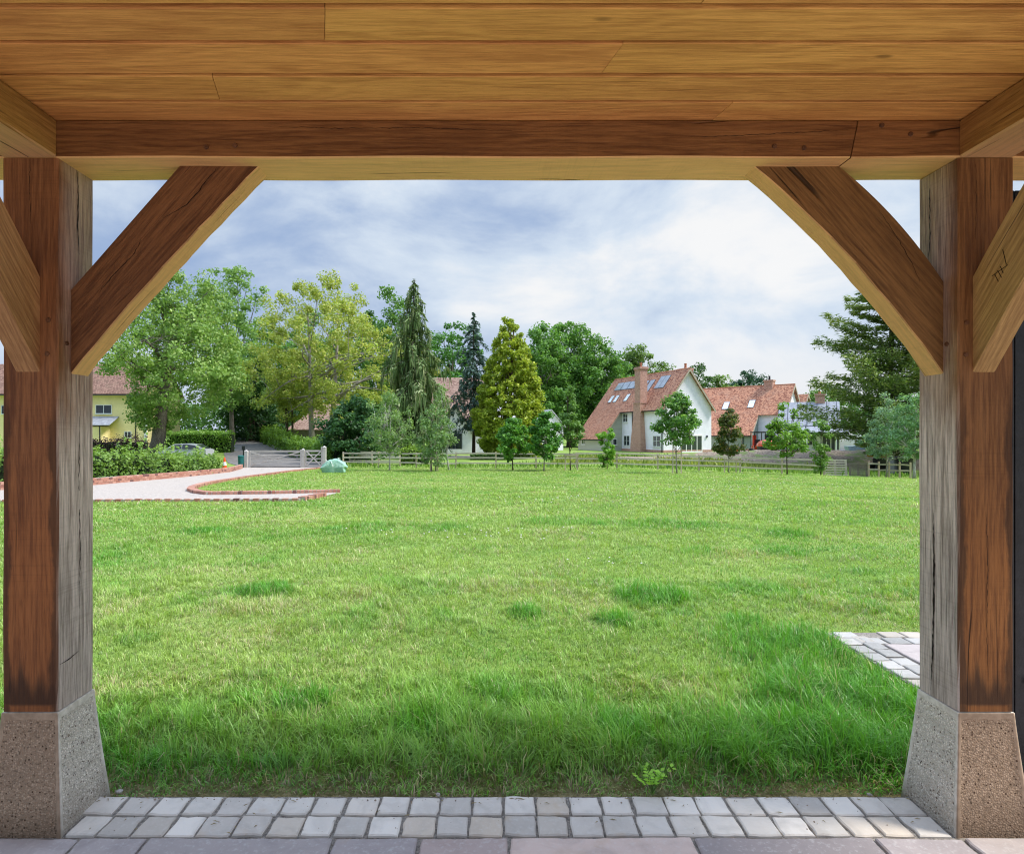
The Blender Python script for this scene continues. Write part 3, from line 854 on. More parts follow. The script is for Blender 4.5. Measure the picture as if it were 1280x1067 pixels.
def grass_field(name, y0, y1, dens, wid, rng, hmul=1.0):
    xl = lambda y: -.86 * y - .4; xr = lambda y: .80 * y + .6
    A = .5 * ((xr(y0) - xl(y0)) + (xr(y1) - xl(y1))) * (y1 - y0); N = int(A * dens)
    y = y0 + (y1 - y0) * np.sqrt(rng.random(N) * (1 - (y0/y1)**2 * .999) + (y0/y1)**2 * .999) if False else rng.uniform(y0, y1, N)
    keep = rng.random(N) < (xr(y) - xl(y)) / (xr(y1) - xl(y1)) ; y = y[keep]
    x = xl(y) + (xr(y) - xl(y)) * rng.random(len(y))
    ok = ~inpoly(x, y, drive_poly)
    ok &= ~((x > PX0 - .02) & (x < 4.9) & (y < PY1 + .02))
    # keep clear of the pad stones and the road by the gate
    for a, b in ((XL0, XL1), (XR0, XR1)): ok &= ~((x > a - .05) & (x < b + .05) & (y < Y1 + .05))
    edge = 2.366 + .055 * vnoise(x, y, .12, 3)
    ok &= y > edge
    x, y = x[ok], y[ok]; n = len(x)
    # --- height and colour fields
    long_near = smooth(3.75, 2.9, y + .5 * (vnoise(x, y, .5, 11) - .5) + .25 * (vnoise(x, y, .14, 12) - .5))
    fringe = smooth(2.42, 2.62, y)
    pathside = smooth(.75, .25, np.abs(x - PX0 + .38)) * smooth(4.7, 4.2, y)
    L = .035 + .020 * vnoise(x, y, 1.1, 13) + .028 * smooth(.55, .8, vnoise(x, y, .45, 14))
    L = L + long_near * (.030 + .046 * vnoise(x, y, .22, 15)) + pathside * .06 * vnoise(x, y, .2, 16)
    L = L * (1 - .75 * smooth(PX0 - .16, PX0 - .02, x) * smooth(4.6, 4.3, y))
    lush = .42 * smooth(.40, .85, vnoise(x, y, 2.3, 17) * .6 + vnoise(x, y + x * .3, .9, 27) * .4) + .18 * vnoise(x, y, .5, 18) + .35 * smooth(.62, .85, vnoise(x, y, .32, 29)) + .55 * long_near + .5 * pathside
    for cx, cy, r, h in CL:
        d = np.hypot((x - cx), (y - cy) * 1.0) / r + .35 * (vnoise(x, y, .25, 19) - .5); k = smooth(1.0, .45, d); L = L + h * .75 * k * (.6 + .8 * rng.random(n)); lush = lush + 1.0 * k * min(1, h / .07)
    tuft = vnoise(x, y, .055, 24) * .6 + vnoise(x, y, .15, 25) * .4
    L *= (.35 + .6 * rng.random(n) + .75 * smooth(.3, .75, tuft)) * hmul * (.28 + .72 * fringe)
    lush = np.clip(lush, 0, 1.1)
    dryp = smooth(.50, .80, vnoise(x, y, .8, 20) * .55 + vnoise(x, y, .23, 21) * .45) * (1 - np.clip(lush, 0, 1) * .8)
    c_l = np.array([.370, .500, .118]); c_d = np.array([.125, .345, .032]); c_y = np.array([.50, .47, .24]); c_b = np.array([.46, .38, .21])
    mixf = np.clip(lush + .25 * (rng.random(n) - .5), 0, 1)[:, None]
    c = c_l * (1 - mixf) + c_d * mixf
    dry = (rng.random(n) < (.07 * (1.2 - np.clip(lush, 0, 1)) + .45 * dryp) * (1 - .75 * long_near))[:, None]; c = np.where(dry, c_y * (.8 + .4 * rng.random((n, 1))), c)
    br = (rng.random(n) < .012 + .02 * dryp + .28 * (1 - fringe))[:, None]; c = np.where(br, c_b * (.6 + .6 * rng.random((n, 1))), c)
    c = c * (.66 + .44 * rng.random((n, 1)) + .30 * smooth(.25, .75, tuft)[:, None])
    # --- blade geometry
    az = 14 * vnoise(x, y, .10, 22) + 9 * vnoise(x, y, .33, 23) + rng.normal(0, .9, n); d = np.stack([np.cos(az), np.sin(az)], 1); s = np.stack([-d[:, 1], d[:, 0]], 1)
    lean = rng.normal(.38, .34, n) + .25 * (1 - fringe); lean2 = lean + rng.uniform(.15, 1.25, n)
    w = wid(y) * (.6 + .8 * rng.random(n))
    base = np.stack([x, y], 1); z0 = zg(x, y) - .012
    p1 = base + d * (L * .5 * np.sin(lean))[:, None]; z1 = z0 + L * .5 * np.cos(lean)
    p2 = p1 + d * (L * .5 * np.sin(lean2))[:, None]; z2 = z1 + L * .5 * np.cos(lean2)
    V = np.zeros((n, 5, 3), np.float32)
    V[:, 0, :2] = base - s * w[:, None] * .5; V[:, 1, :2] = base + s * w[:, None] * .5
    V[:, 2, :2] = p1 - s * w[:, None] * .42; V[:, 3, :2] = p1 + s * w[:, None] * .42; V[:, 4, :2] = p2
    V[:, :2, 2] = z0[:, None]; V[:, 2:4, 2] = z1[:, None]; V[:, 4, 2] = z2
    k = np.arange(n, dtype=np.int32)[:, None] * 5
    T = np.stack([k + [0, 1, 3], k + [0, 3, 2], k + [2, 3, 4]], 1).reshape(-1, 3)
    C = np.repeat(c[:, None, :], 5, 1); C[:, :2] *= .46; C[:, 2:4] *= .96; C[:, 4] *= 1.2  # blade feet darkened in colour to paint shade into the gaps
    return V.reshape(-1, 3), T, C.reshape(-1, 3)

rng = np.random.default_rng(77)
parts = [grass_field('g', 2.362, 3.6, 10500, lambda y: .0042 + 0*y, rng),
         grass_field('g', 3.6, 6.0, 6500, lambda y: .0018 + .0005 * y, rng),
         grass_field('g', 6.0, 11.0, 2300, lambda y: .0015 + .0006 * y, rng),
         grass_field('g', 11.0, 20.0, 700, lambda y: .002 + .0008 * y, rng, 1.15),
         grass_field('g', 20.0, 43.0, 270, lambda y: .004 + .0007 * y, rng, 1.15)]
off = 0; VV, TT, CC = [], [], []
for V, T, C in parts: VV.append(V); TT.append(T + off); CC.append(C); off += len(V)
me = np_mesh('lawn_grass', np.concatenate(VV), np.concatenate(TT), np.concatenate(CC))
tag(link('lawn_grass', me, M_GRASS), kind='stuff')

# clover flowers scattered in drifts
rng = np.random.default_rng(5); cl = []
for px, py, r, n in ((655, 671, .9, 30), (560, 667, .8, 30), (725, 626, 1.6, 60), (775, 622, 1.2, 25), (865, 615, 2.2, 80), (770, 706, .25, 12), (900, 612, 1.5, 30), (1000, 606, 2.0, 25), (120, 640, 1, 10), (600, 640, 4, 12)):
    X, Y, _ = gp(px, py)
    for q in range(n // 2): cl.append((X + rng.normal(0, r), Y + rng.normal(0, r * .45)))
cl = np.array(cl); V, T = [], []
for x, y in cl:
    k = len(V); r = .009 + .0006 * y; z = float(zg(x, y)) + .045 + rng.uniform(0, .03)
    V += [(x-r,y,z),(x+r,y,z),(x,y-r,z),(x,y+r,z),(x,y,z-r*.7),(x,y,z+r*.8)]
    T += [(k,k+2,k+5),(k+2,k+1,k+5),(k+1,k+3,k+5),(k+3,k,k+5),(k+2,k,k+4),(k+1,k+2,k+4),(k+3,k+1,k+4),(k,k+3,k+4)]
tag(link('clover_flowers', np_mesh('clover', V, T), simple('clover_white', (.72, .70, .64), .8, .1, 40)), kind='stuff')

# ---- trees
def unit(v): return v / np.maximum(np.linalg.norm(v, axis=1, keepdims=True), 1e-9)
class Leaves:
    def __init__(self): self.V = []; self.C = []
    def add(self, c, axis, nrm, length, width, col, fold=.0):
        """rhombic leaf cards: centre line along axis, facing nrm"""
        axis = unit(axis); s = unit(np.cross(axis, nrm)); n = len(c)
        length = np.broadcast_to(length, n)[:, None]; width = np.broadcast_to(width, n)[:, None]
        up = np.cross(s, axis) * width * fold
        V = np.stack([c - axis * length * .5, c + s * width * .5 + up - axis * length * .05, c + axis * length * .5, c - s * width * .5 + up - axis * length * .05], 1)
        self.V.append(V); self.C.append(np.repeat(col[:, None, :], 4, 1))
    def mesh(self, name):
        V = np.concatenate(self.V).reshape(-1, 3); C = np.concatenate(self.C).reshape(-1, 3)
        Q = np.arange(len(V), dtype=np.int32).reshape(-1, 4)
        return np_mesh(name, V, Q, np.clip(C * [1.42, 1.36, 1.25], .003, .8), 4)

def bark(name, c1, c2, sc=4):
    m, nt, out = new_mat(name); t = NT(nt); co = t.obj()
    n = t.noise(t.scale(co, (6, 6, 1.2)), sc, 6, .7); n2 = t.noise(co, sc * .7, 3)
    c = t.mix(t.ss(n, .35, .65), c1, c2); c = t.mix(t.math('MULTIPLY', t.ss(n2, .5, .7), .5), c, tuple(q * .5 for q in c1))
    b = t.bsdf(out, **{'Base Color': c, 'Roughness': .9, 'Specular IOR Level': .1}); t.set(b.inputs['Normal'], t.bump(n, .8, .05)); return m
B_GREY = bark('grey_bark', (.09, .075, .06), (.24, .21, .18)); B_BROWN = bark('brown_bark', (.05, .038, .028), (.15, .115, .085))
B_PALE = bark('pale_bark', (.22, .19, .16), (.42, .38, .33)); B_BIRCH = bark('birch_bark', (.30, .27, .24), (.68, .66, .61), 5)

def curve(p, q, sag, rng, n=6, wob=.04):
    p, q = np.array(p, float), np.array(q, float); L = np.linalg.norm(q - p); out = []
    w = rng.normal(0, wob * L, 3)
    for t in np.linspace(0, 1, n):
        r = p + (q - p) * t + w * math.sin(PI * t); r[2] += sag * L * 4 * t * (1 - t) * .25; out.append(tuple(r))
    return out

def broad(name, label, cat, px, Y, top, prof, n_clump, clump_r, per, leaf, cols, seed, trunk_r=.25, bark_m=None, off=(0, 0), lobes=.35,
          shell=.45, group=None, limbs=10, droop=0.0, flat=.75, stems=None, trunk_top=.8, x=None, bare=0, elong=1.5, leafup=.5, limb_min=.30):
    """broadleaved tree. prof: (height fraction, crown radius in m) pairs; crown clumps hang on limbs that leave the trunk"""
    rng = np.random.default_rng(seed)
    X = wx(px, Y) if x is None else x; zb = float(zg(X, Y)); H = wz(top, Y) - zb
    root = empty(name, (X, Y, zb)); tag(root, label, cat, group)
    hp = [p[0] for p in prof]; rp = [p[1] for p in prof]
    hs = np.linspace(hp[0], hp[-1], 200); ws = np.interp(hs, hp, rp) ** 1.5 + .02; ws /= ws.sum()
    h = rng.choice(hs, n_clump, p=ws) + rng.normal(0, .012, n_clump)
    th = rng.uniform(0, 2 * PI, n_clump)
    ph = rng.uniform(0, 6.28, 6)
    lob = 1 + lobes * (.5 * np.sin(2 * th + ph[0] + 5 * h) + .35 * np.sin(3 * th + ph[1] - 7 * h) + .35 * np.sin(9 * h + ph[2] + th))
    r = np.interp(h, hp, rp) * lob * rng.random(n_clump) ** shell
    fade = np.clip((h - hp[0]) / .3, 0, 1)
    c = np.stack([r * np.cos(th) + off[0] * fade, r * np.sin(th) + off[1] * fade, h * H], 1)
    # --- wood
    m = MB(); tops = []
    lean = rng.normal(0, .015, 2)
    for sx, sy, sr in (stems or [(0, 0, 1.0)]):
        pts = []; rad = []
        tt = trunk_top * H
        for t in np.linspace(0, 1, 9):
            pts.append((sx * (1 + t * .6) + off[0] * t * .6 + lean[0] * H * t + .012 * H * math.sin(3.3 * t + ph[3]) * t, sy * (1 + .6 * t) + off[1] * t * .6 + lean[1] * H * t, t * tt - .05))
            rad.append(trunk_r * sr * ((1 - .85 * t) + (.45 * math.exp(-t * 26))))
        m.tube(pts, rad, 8); tops.append((np.array(pts), np.array(rad)))
    order = np.argsort(-np.linalg.norm(c - c.mean(0), axis=1))
    big = order[:min(len(order), limbs * 3)]; big = rng.permutation(big)[:limbs]
    nodes = []
    for i in big:
        pts, rad = tops[i % len(tops)]
        hz = np.clip(c[i, 2] * rng.uniform(.45, .8), min(pts[-2, 2], (limb_min if H > 8 else .16) * H * rng.uniform(.8, 1.6)), pts[-1, 2])
        b = np.array([np.interp(hz, pts[:, 2], pts[:, k]) for k in range(3)]); rb = float(np.interp(hz, pts[:, 2], rad)) * .62
        cv = curve(b, c[i], .25, rng, 7, .05); m.tube(cv, list(np.linspace(rb, max(.012, rb * .18), 7)), 5)
        nodes += [(np.array(q), rb * (1 - .12 * k)) for k, q in enumerate(cv) if k > 1]
    if nodes:
        NP = np.array([q for q, _ in nodes])
        for i in rng.permutation(len(c))[:limbs * 5]:
            k = int(np.argmin(np.linalg.norm(NP - c[i] + [0, 0, .8], axis=1)))
            if np.linalg.norm(NP[k] - c[i]) < .2: continue
            rb = max(.014, nodes[k][1] * .42); m.tube(curve(NP[k], c[i], .15, rng, 5, .07), list(np.linspace(rb, rb * .3, 5)), 4)
    for _ in range(bare):                                        # bare, dead twigs
        i = rng.integers(len(c)); e = c[i] + rng.normal(0, 1, 3) * [1.4, 1.4, .8]
        m.tube(curve(c[i] * [.3, .3, .95], e, .3, rng, 7, .12), list(np.linspace(.05, .015, 7)), 4)
    m.obj('trunk', bark_m or B_GREY, root, smooth_sh=True)
    # --- foliage
    N = n_clump * per; ci = np.repeat(np.arange(n_clump), per)
    d = unit(rng.normal(0, 1, (N, 3))); rr = (rng.random(N) ** .45)
    cr = (clump_r * rng.uniform(.6, 1.35, n_clump))[ci]
    pos = c[ci] + d * (rr * cr)[:, None] * [1, 1, flat]
    if droop: pos[:, 2] -= droop * cr * rr * (d[:, 0] ** 2 + d[:, 1] ** 2)
    nrm = unit(d * .6 + rng.normal(0, .55, (N, 3)) + [0, 0, leafup])
    ax = unit(np.cross(nrm, rng.normal(0, 1, (N, 3)))); ax[:, 2] -= droop * 1.2; 
    size = leaf * rng.uniform(.6, 1.4, N)
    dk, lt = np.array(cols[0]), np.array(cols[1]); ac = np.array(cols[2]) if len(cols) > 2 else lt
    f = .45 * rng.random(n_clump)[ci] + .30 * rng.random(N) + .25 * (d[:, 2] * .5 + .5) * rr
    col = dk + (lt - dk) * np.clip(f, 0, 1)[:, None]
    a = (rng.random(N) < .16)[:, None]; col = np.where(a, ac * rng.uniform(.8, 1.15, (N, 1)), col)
    lv = Leaves(); lv.add(pos, ax, nrm, size * elong, size, col, .12)
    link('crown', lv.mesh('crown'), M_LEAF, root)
    return root

def conifer(name, label, cat, px, Y, top, prof, n_br, cols, seed, rise=.1, droop=.3, spray=(.5, .16), per=40, hang=0.0, bark_m=None, trunk_r=.25, jit=.15, group=None, zlow=.05, mat=None, tipcol=None, curl=0.0, fluff=.0, rj=.0):
    """conifer: branches ring the trunk, each carrying sprays of needles"""
    rng = np.random.default_rng(seed)
    X = wx(px, Y); zb = float(zg(X, Y)); H = wz(top, Y) - zb
    root = empty(name, (X, Y, zb)); tag(root, label, cat, group)
    hp = [p[0] for p in prof]; rp = [p[1] for p in prof]
    m = MB(); m.tube([(0, 0, -.05), (.01*H*.3, 0, H*.3), (0, .004*H, H*.65), (0, 0, H*.985)], [trunk_r*1.25, trunk_r*.85, trunk_r*.45, .02], 8)
    lv = Leaves(); dk, lt = np.array(cols[0]), np.array(cols[1]); tip = np.array(tipcol if tipcol is not None else cols[1])
    hs = zlow + (1 - zlow) * (np.arange(n_br) + rng.random(n_br)) / n_br
    for i, h in enumerate(hs):
        L = float(np.interp(h, hp, rp)) * (1 + rng.normal(0, jit)); L = max(L, .12)
        az = i * 2.39996 + rng.normal(0, .3)
        dirh = np.array([math.cos(az), math.sin(az), 0]); t = np.linspace(0, 1, 7); rise_ = rise + rng.normal(0, rj)
        z = h * H + L * (rise_ * t - droop * t ** 2 + curl * t ** 4)
        pts = dirh * (L * t)[:, None]; pts[:, 2] = z
        if L > .5: m.tube([tuple(p) for p in pts], list(np.linspace(max(.012, trunk_r * .22 * (1 - h)), .008, 7)), 4)
        n = max(6, int(per * (L / max(rp)) ** .9))
        u = rng.random(n) ** .6; c = np.stack([np.interp(u, t, pts[:, k]) for k in range(3)], 1)
        side = np.array([-dirh[1], dirh[0], 0]); sgn = rng.choice([-1, 1], n)
        spread = L * .26 * (1 - u * .55) * rng.random(n)
        c += side * (sgn * spread)[:, None]; c[:, 2] += rng.normal(0, .06 * spray[0] / .5, n) - spread * .15 + rng.normal(0, 1, n) * fluff * L
        ax = dirh * .9 + side * (sgn * rng.uniform(.1, .9, n))[:, None] + [0, 0, rise - 1.4 * droop] * u[:, None] + rng.normal(0, .22, (n, 3))
        nrm = np.array([0, 0, 1.0]) + rng.normal(0, .5, (n, 3))
        ln = spray[0] * rng.uniform(.6, 1.35, n); wd = spray[1] * rng.uniform(.6, 1.4, n)
        bt = rng.random() * .5
        f = np.clip(.35 * bt + .45 * u * rng.random(n) + .25 * rng.random(n), 0, 1)
        col = dk + (lt - dk) * f[:, None]; tp = (rng.random(n) < .22 * u)[:, None]; col = np.where(tp, tip, col)
        lv.add(c, ax, nrm, ln, wd, col, .15)
        if hang:                                                 # hanging curtains of foliage
            n2 = n; k = rng.integers(0, n, n2); hl = hang * rng.uniform(.4, 1.3, n2) * (.35 + .65 * L / max(rp))
            c2 = c[k] - np.stack([np.zeros(n2), np.zeros(n2), hl * .5], 1) + rng.normal(0, .05, (n2, 3))
            ax2 = np.array([0, 0, -1.0]) + rng.normal(0, .10, (n2, 3)) + dirh * .12
            col2 = col[k] * rng.uniform(.65, 1.1, (n2, 1))
            lv.add(c2, ax2, dirh + rng.normal(0, .7, (n2, 3)), hl, wd * .8, col2, .1)
    m.obj('trunk', bark_m or B_BROWN, root, smooth_sh=True)
    link('crown', lv.mesh('crown'), mat or M_NEEDLE, root)
    return root

# --- large trees, left to right
broad('ash_tree', 'tall light green drooping tree with ivy clad trunk in front of the yellow house', 'tree', 196, 57, 333,
      [(.16, 1.4), (.27, 3.4), (.44, 6.6), (.65, 6.3), (.85, 4.0), (.97, 1.6), (1.0, .4)], 360, .95, 112, .165,
      ((.085, .175, .04), (.23, .36, .10), (.30, .40, .15)), 31, .72, B_GREY, (2.2, 0), .3, .5, limbs=18, limb_min=.42, droop=.55, flat=.8, bare=14)
broad('poplar_tree', 'tall airy pale green tree behind the drooping tree, its thin top against the sky', 'tree', 290, 80, 331,
      [(.20, 3.5), (.45, 5.6), (.7, 5.0), (.9, 3.2), (1.0, .8)], 210, 1.0, 80, .22, ((.09, .19, .05), (.21, .34, .10)), 32, .35, B_GREY, (0, 0), .5, .45, limbs=14)
broad('dark_holly_tree', 'very dark green dense tree at the top of the lane', 'tree', 312, 86, 436,
      [(.0, 3.4), (.4, 4.4), (.7, 3.6), (.95, 1.6), (1.0, .5)], 150, 1.0, 90, .24, ((.012, .045, .014), (.04, .10, .03)), 33, .35, B_BROWN, limbs=8)
broad('dark_evergreen', 'low black green evergreen behind the lane hedge, left of the small brown roof', 'tree', 338, 92, 462,
      [(.0, 4.2), (.5, 4.6), (.9, 2.5), (1.0, .8)], 120, 1.1, 80, .26, ((.010, .038, .012), (.035, .085, .026)), 34, .3, B_BROWN, limbs=6)
broad('oak_tree', 'huge spreading yellow green tree with open crooked limbs behind the white gates', 'tree', 404, 72, 343,
      [(.17, 3.0), (.28, 7.4), (.45, 10.0), (.65, 9.4), (.82, 6.8), (.94, 4.4), (1.0, 1.8)], 360, .86, 96, .175,
      ((.16, .205, .035), (.33, .42, .10), (.40, .41, .13)), 35, .42, B_PALE, (0, 0), .58, .40, limbs=26, stems=[(-1.3, 0, .9), (.9, .4, 1.0)], flat=.85, bare=3)
broad('brown_stem_tree', 'smaller yellow green tree with brown forked stem beside the lane hedge', 'tree', 362, 76, 425,
      [(.25, 1.5), (.5, 3.4), (.8, 3.0), (1.0, .8)], 70, .9, 80, .2, ((.13, .18, .03), (.28, .34, .07)), 36, .22, B_BROWN, limbs=10, stems=[(-.3, 0, 1), (.3, .1, .8)])
broad('tall_green_tree', 'green treetop showing between the yellow tree and the weeping conifer', 'tree', 490, 98, 360,
      [(.2, 4), (.5, 6.5), (.8, 5.0), (1.0, 1.2)], 150, 1.2, 80, .3, ((.05, .12, .03), (.13, .26, .06)), 37, .4, B_GREY, limbs=8)
conifer('weeping_conifer', 'tall narrow grey green conifer with hanging curtains of foliage', 'tree', 517, 60, 350,
        [(0, 3.4), (.25, 3.2), (.5, 2.6), (.75, 1.6), (.9, .75), (1, .12)], 150, ((.06, .115, .04), (.19, .27, .11)), 41, .25, .75, (.5, .15), 62, 1.6, B_GREY, .3, .30, zlow=.10, fluff=.05, rj=.15, tipcol=(.24, .28, .15))
broad('distant_lime_tree', 'round green tree behind the brown roofed house, left of the blue spruce', 'tree', 563, 105, 401,
      [(.15, 4), (.4, 6.0), (.7, 5.6), (.9, 3.4), (1.0, 1.2)], 170, 1.15, 90, .3, ((.035, .11, .022), (.10, .25, .05)), 38, .4, B_GREY, limbs=8)
conifer('blue_spruce', 'thin blue grey spruce with bare lower trunk before the white house', 'tree', 592, 64, 391,
        [(0, 1.2), (.2, 1.7), (.42, 2.0), (.65, 1.55), (.82, .9), (.93, .45), (1, .08)], 120, ((.03, .068, .056), (.13, .205, .20)), 42, .14, .45, (.40, .15), 70, .22, B_BROWN, .16, .38, zlow=.18, fluff=.10, rj=.2)
broad('golden_cypress', 'broad golden green cypress with dense scaly foliage down to the ground', 'tree', 637, 60, 391,
      [(.02, 2.7), (.10, 3.2), (.35, 3.35), (.55, 2.75), (.75, 1.75), (.9, .8), (1, .12)], 820, .40, 62, .15,
      ((.12, .18, .02), (.31, .40, .045), (.40, .45, .07)), 43, .3, B_BROWN, (0, 0), .10, .22, limbs=6, flat=.9, trunk_top=.9, elong=2.0, leafup=.15)
broad('field_maple', 'mid green tree filling the gap behind the drooping tree and the yellow tree', 'tree', 330, 104, 408, [(.1, 4), (.4, 6.2), (.75, 5.0), (1, 1.4)], 170, 1.25, 85, .3, ((.04, .115, .028), (.12, .26, .06)), 101, .35, B_GREY, limbs=8)
broad('field_maple', 'mid green tree seen through the limbs of the big yellow tree', 'tree', 398, 110, 392, [(.1, 4), (.4, 7.0), (.75, 5.8), (1, 1.6)], 190, 1.3, 85, .3, ((.05, .125, .03), (.14, .27, .065)), 102, .35, B_GREY, limbs=8)
broad('field_maple', 'mid green tree between the big yellow tree and the weeping conifer', 'tree', 462, 108, 398, [(.1, 4), (.4, 6.4), (.75, 5.4), (1, 1.4)], 180, 1.25, 85, .3, ((.045, .12, .03), (.13, .265, .06)), 103, .35, B_GREY, limbs=8)
big = ((.04, .115, .022), (.125, .27, .055), (.17, .32, .08))
broad('lime_tree', 'dense green tree right behind the golden cypress', 'tree', 675, 106, 408, [(.1, 4), (.35, 6.2), (.7, 5.8), (.9, 3.6), (1, 1.2)], 260, 1.3, 95, .29, big, 51, .4, B_GREY, limbs=8)
broad('lime_tree', 'tallest green tree behind the red roof, just left of the solar panels', 'tree', 712, 112, 402, [(.1, 5), (.35, 7.0), (.7, 6.4), (.9, 4.0), (1, 1.4)], 310, 1.3, 95, .29, big, 52, .45, B_GREY, limbs=8)
broad('lime_tree', 'green tree sloping down to the red ridge behind the three rooflights', 'tree', 748, 108, 424, [(.1, 5), (.4, 6.0), (.7, 5.2), (.9, 3.0), (1, 1.0)], 240, 1.25, 95, .28, big, 53, .4, B_GREY, limbs=8)
broad('sycamore_tree', 'thinner green tree rising behind the tall brick chimney', 'tree', 797, 116, 431, [(.3, 3.5), (.55, 6.2), (.8, 5.0), (1, 1.4)], 190, 1.1, 85, .28, ((.055, .11, .028), (.15, .25, .065)), 54, .4, B_GREY, limbs=14)
broad('small_dark_tree', 'dark green round treetop behind the gable peak', 'tree', 870, 122, 456, [(.3, 3.0), (.6, 4.2), (.85, 3.0), (1, 1.0)], 80, 1.0, 85, .28, ((.022, .06, .016), (.07, .15, .04)), 55, .3, B_BROWN, limbs=10)
broad('light_bush_tree', 'light green low treetop between the two red roofs', 'tree', 905, 125, 470, [(.3, 3.0), (.6, 4.4), (.85, 3.2), (1, 1.0)], 80, 1.0, 80, .28, ((.06, .12, .03), (.16, .26, .07)), 56, .3, B_GREY, limbs=8)
broad('blue_pine', 'dark blue green treetop above the second red ridge', 'tree', 931, 128, 462, [(.35, 2.6), (.65, 4.4), (.9, 3.2), (1, 1.2)], 80, 1.0, 85, .28, ((.015, .05, .03), (.05, .12, .07)), 57, .3, B_BROWN, limbs=10)
broad('hedgerow_tree', 'small green treetop beside the far brick chimney', 'tree', 1024, 118, 484, [(.2, 3.0), (.6, 4.2), (.85, 3.0), (1, 1.0)], 80, 1.0, 80, .28, ((.05, .12, .03), (.14, .26, .06)), 58, .3, B_GREY, limbs=8)
conifer('cedar_tree', 'big open cedar with layered upswept boughs at the right', 'tree', 1114, 50, 338,
        [(0, 2.9), (.14, 4.3), (.35, 4.6), (.55, 4.1), (.75, 3.1), (.9, 1.9), (1, .3)], 165, ((.065, .125, .038), (.24, .31, .09)), 44, .62, .50, (.46, .12), 270, .14, B_GREY, .28, .34, zlow=.07, curl=.22, tipcol=(.26, .32, .10), fluff=.035, rj=.16)
conifer('cedar_tree', 'second cedar filling in behind the right oak post', 'tree', 1185, 56, 372,
        [(0, 2.8), (.2, 4.4), (.5, 4.0), (.8, 2.4), (1, .2)], 80, ((.03, .062, .02), (.12, .17, .05)), 45, .50, .50, (.45, .15), 220, .14, B_GREY, .28, .34, zlow=.08, curl=.2, fluff=.035, rj=.16)
broad('dark_maple', 'low dark green many stemmed tree behind the bulk bag and fence', 'tree', 447, 49, 500,
      [(.05, 2.0), (.35, 3.1), (.65, 2.7), (.9, 1.4), (1, .5)], 120, .6, 90, .17, ((.014, .055, .018), (.05, .125, .04)), 61, .10, B_BROWN, stems=[(-.5, 0, 1), (.1, .2, 1), (.6, -.1, .9), (1.1, .2, .7)], limbs=12)

# --- young trees planted on the lawn, left to right
sg = 'young trees planted in front of the fence'
broad('young_birch', 'young birch with thin white stem, nearest to the bulk bag', 'tree', 487, 37.5, 484, [(.22, .7), (.45, 1.4), (.7, 1.2), (.9, .6), (1, .2)], 70, .34, 62, .085,
      ((.08, .16, .055), (.20, .31, .12)), 71, .045, B_BIRCH, limbs=12, group=sg, droop=.5)
broad('young_birch', 'bushy young grey green birch with low foliage and double stem', 'tree', 542, 36.2, 505, [(.12, .6), (.35, 1.15), (.65, 1.1), (.9, .6), (1, .2)], 70, .32, 66, .085,
      ((.07, .145, .055), (.18, .29, .12)), 72, .04, B_PALE, limbs=10, group=sg, droop=.4, stems=[(-.12, 0, 1), (.12, .05, 1)])
broad('young_birch', 'slim leaning white stemmed birch right of the bushy one', 'tree', 561, 38.5, 478, [(.30, .5), (.5, .85), (.75, .7), (1, .15)], 34, .30, 50, .085,
      ((.08, .15, .06), (.19, .29, .12)), 73, .05, B_BIRCH, (-.45, 0), limbs=8, group=sg, droop=.4)
rnd = ((.035, .115, .018), (.12, .29, .045), (.17, .36, .07))
broad('young_lime', 'round bright green young tree right of the golden cypress foot', 'tree', 641, 38.5, 521, [(.22, .4), (.40, .95), (.62, 1.0), (.85, .65), (1, .2)], 60, .30, 72, .115, rnd, 74, .04, B_BROWN, limbs=8, group=sg)
broad('young_lime', 'round dark green young tree, the fuller of the round pair', 'tree', 680, 36.5, 517, [(.24, .4), (.40, 1.0), (.62, 1.05), (.85, .7), (1, .2)], 66, .30, 76, .115, ((.022, .085, .016), (.085, .23, .035), (.14, .32, .06)), 75, .04, B_PALE, limbs=8, group=sg)
broad('young_oak', 'tall narrow young tree tied between two stakes, left of the red roof', 'tree', 713, 38.3, 485, [(.32, .3), (.45, .95), (.62, .85), (.72, .45), (.85, .5), (1, .1)], 54, .28, 66, .095, ((.05, .12, .03), (.15, .27, .07)), 76, .035, B_BROWN, limbs=10, group=sg)
broad('young_hornbeam', 'small bright green column of leaves right down to the grass', 'tree', 759, 40.0, 535, [(.08, .25), (.3, .45), (.6, .40), (.85, .55), (1, .15)], 36, .22, 66, .095, ((.07, .18, .02), (.20, .40, .05)), 77, .03, B_BROWN, limbs=6, group=sg)
broad('young_maple', 'tallest young tree with pale stem and stakes before the white gable', 'tree', 846, 33.5, 484, [(.34, .5), (.46, 1.15), (.65, 1.05), (.8, .7), (1, .25)], 80, .28, 72, .10, ((.04, .115, .025), (.15, .30, .075), (.21, .36, .11)), 78, .04, B_PALE, limbs=12, group=sg)
broad('young_copper_tree', 'young round tree with bronze tinted dark leaves, right of the white gable', 'tree', 911, 38.3, 512, [(.30, .4), (.45, .9), (.65, .85), (.85, .6), (1, .2)], 60, .28, 74, .10, ((.028, .058, .014), (.12, .155, .04), (.17, .13, .05)), 79, .035, B_PALE, limbs=8, group=sg)
broad('young_rowan', 'open bright green young tree in front of the orange dumper', 'tree', 984, 38.0, 500, [(.26, .6), (.40, 1.45), (.6, 1.2), (.75, .5), (.9, .55), (1, .15)], 66, .30, 62, .105, ((.06, .15, .025), (.20, .35, .06)), 80, .04, B_BROWN, limbs=12, group=sg)
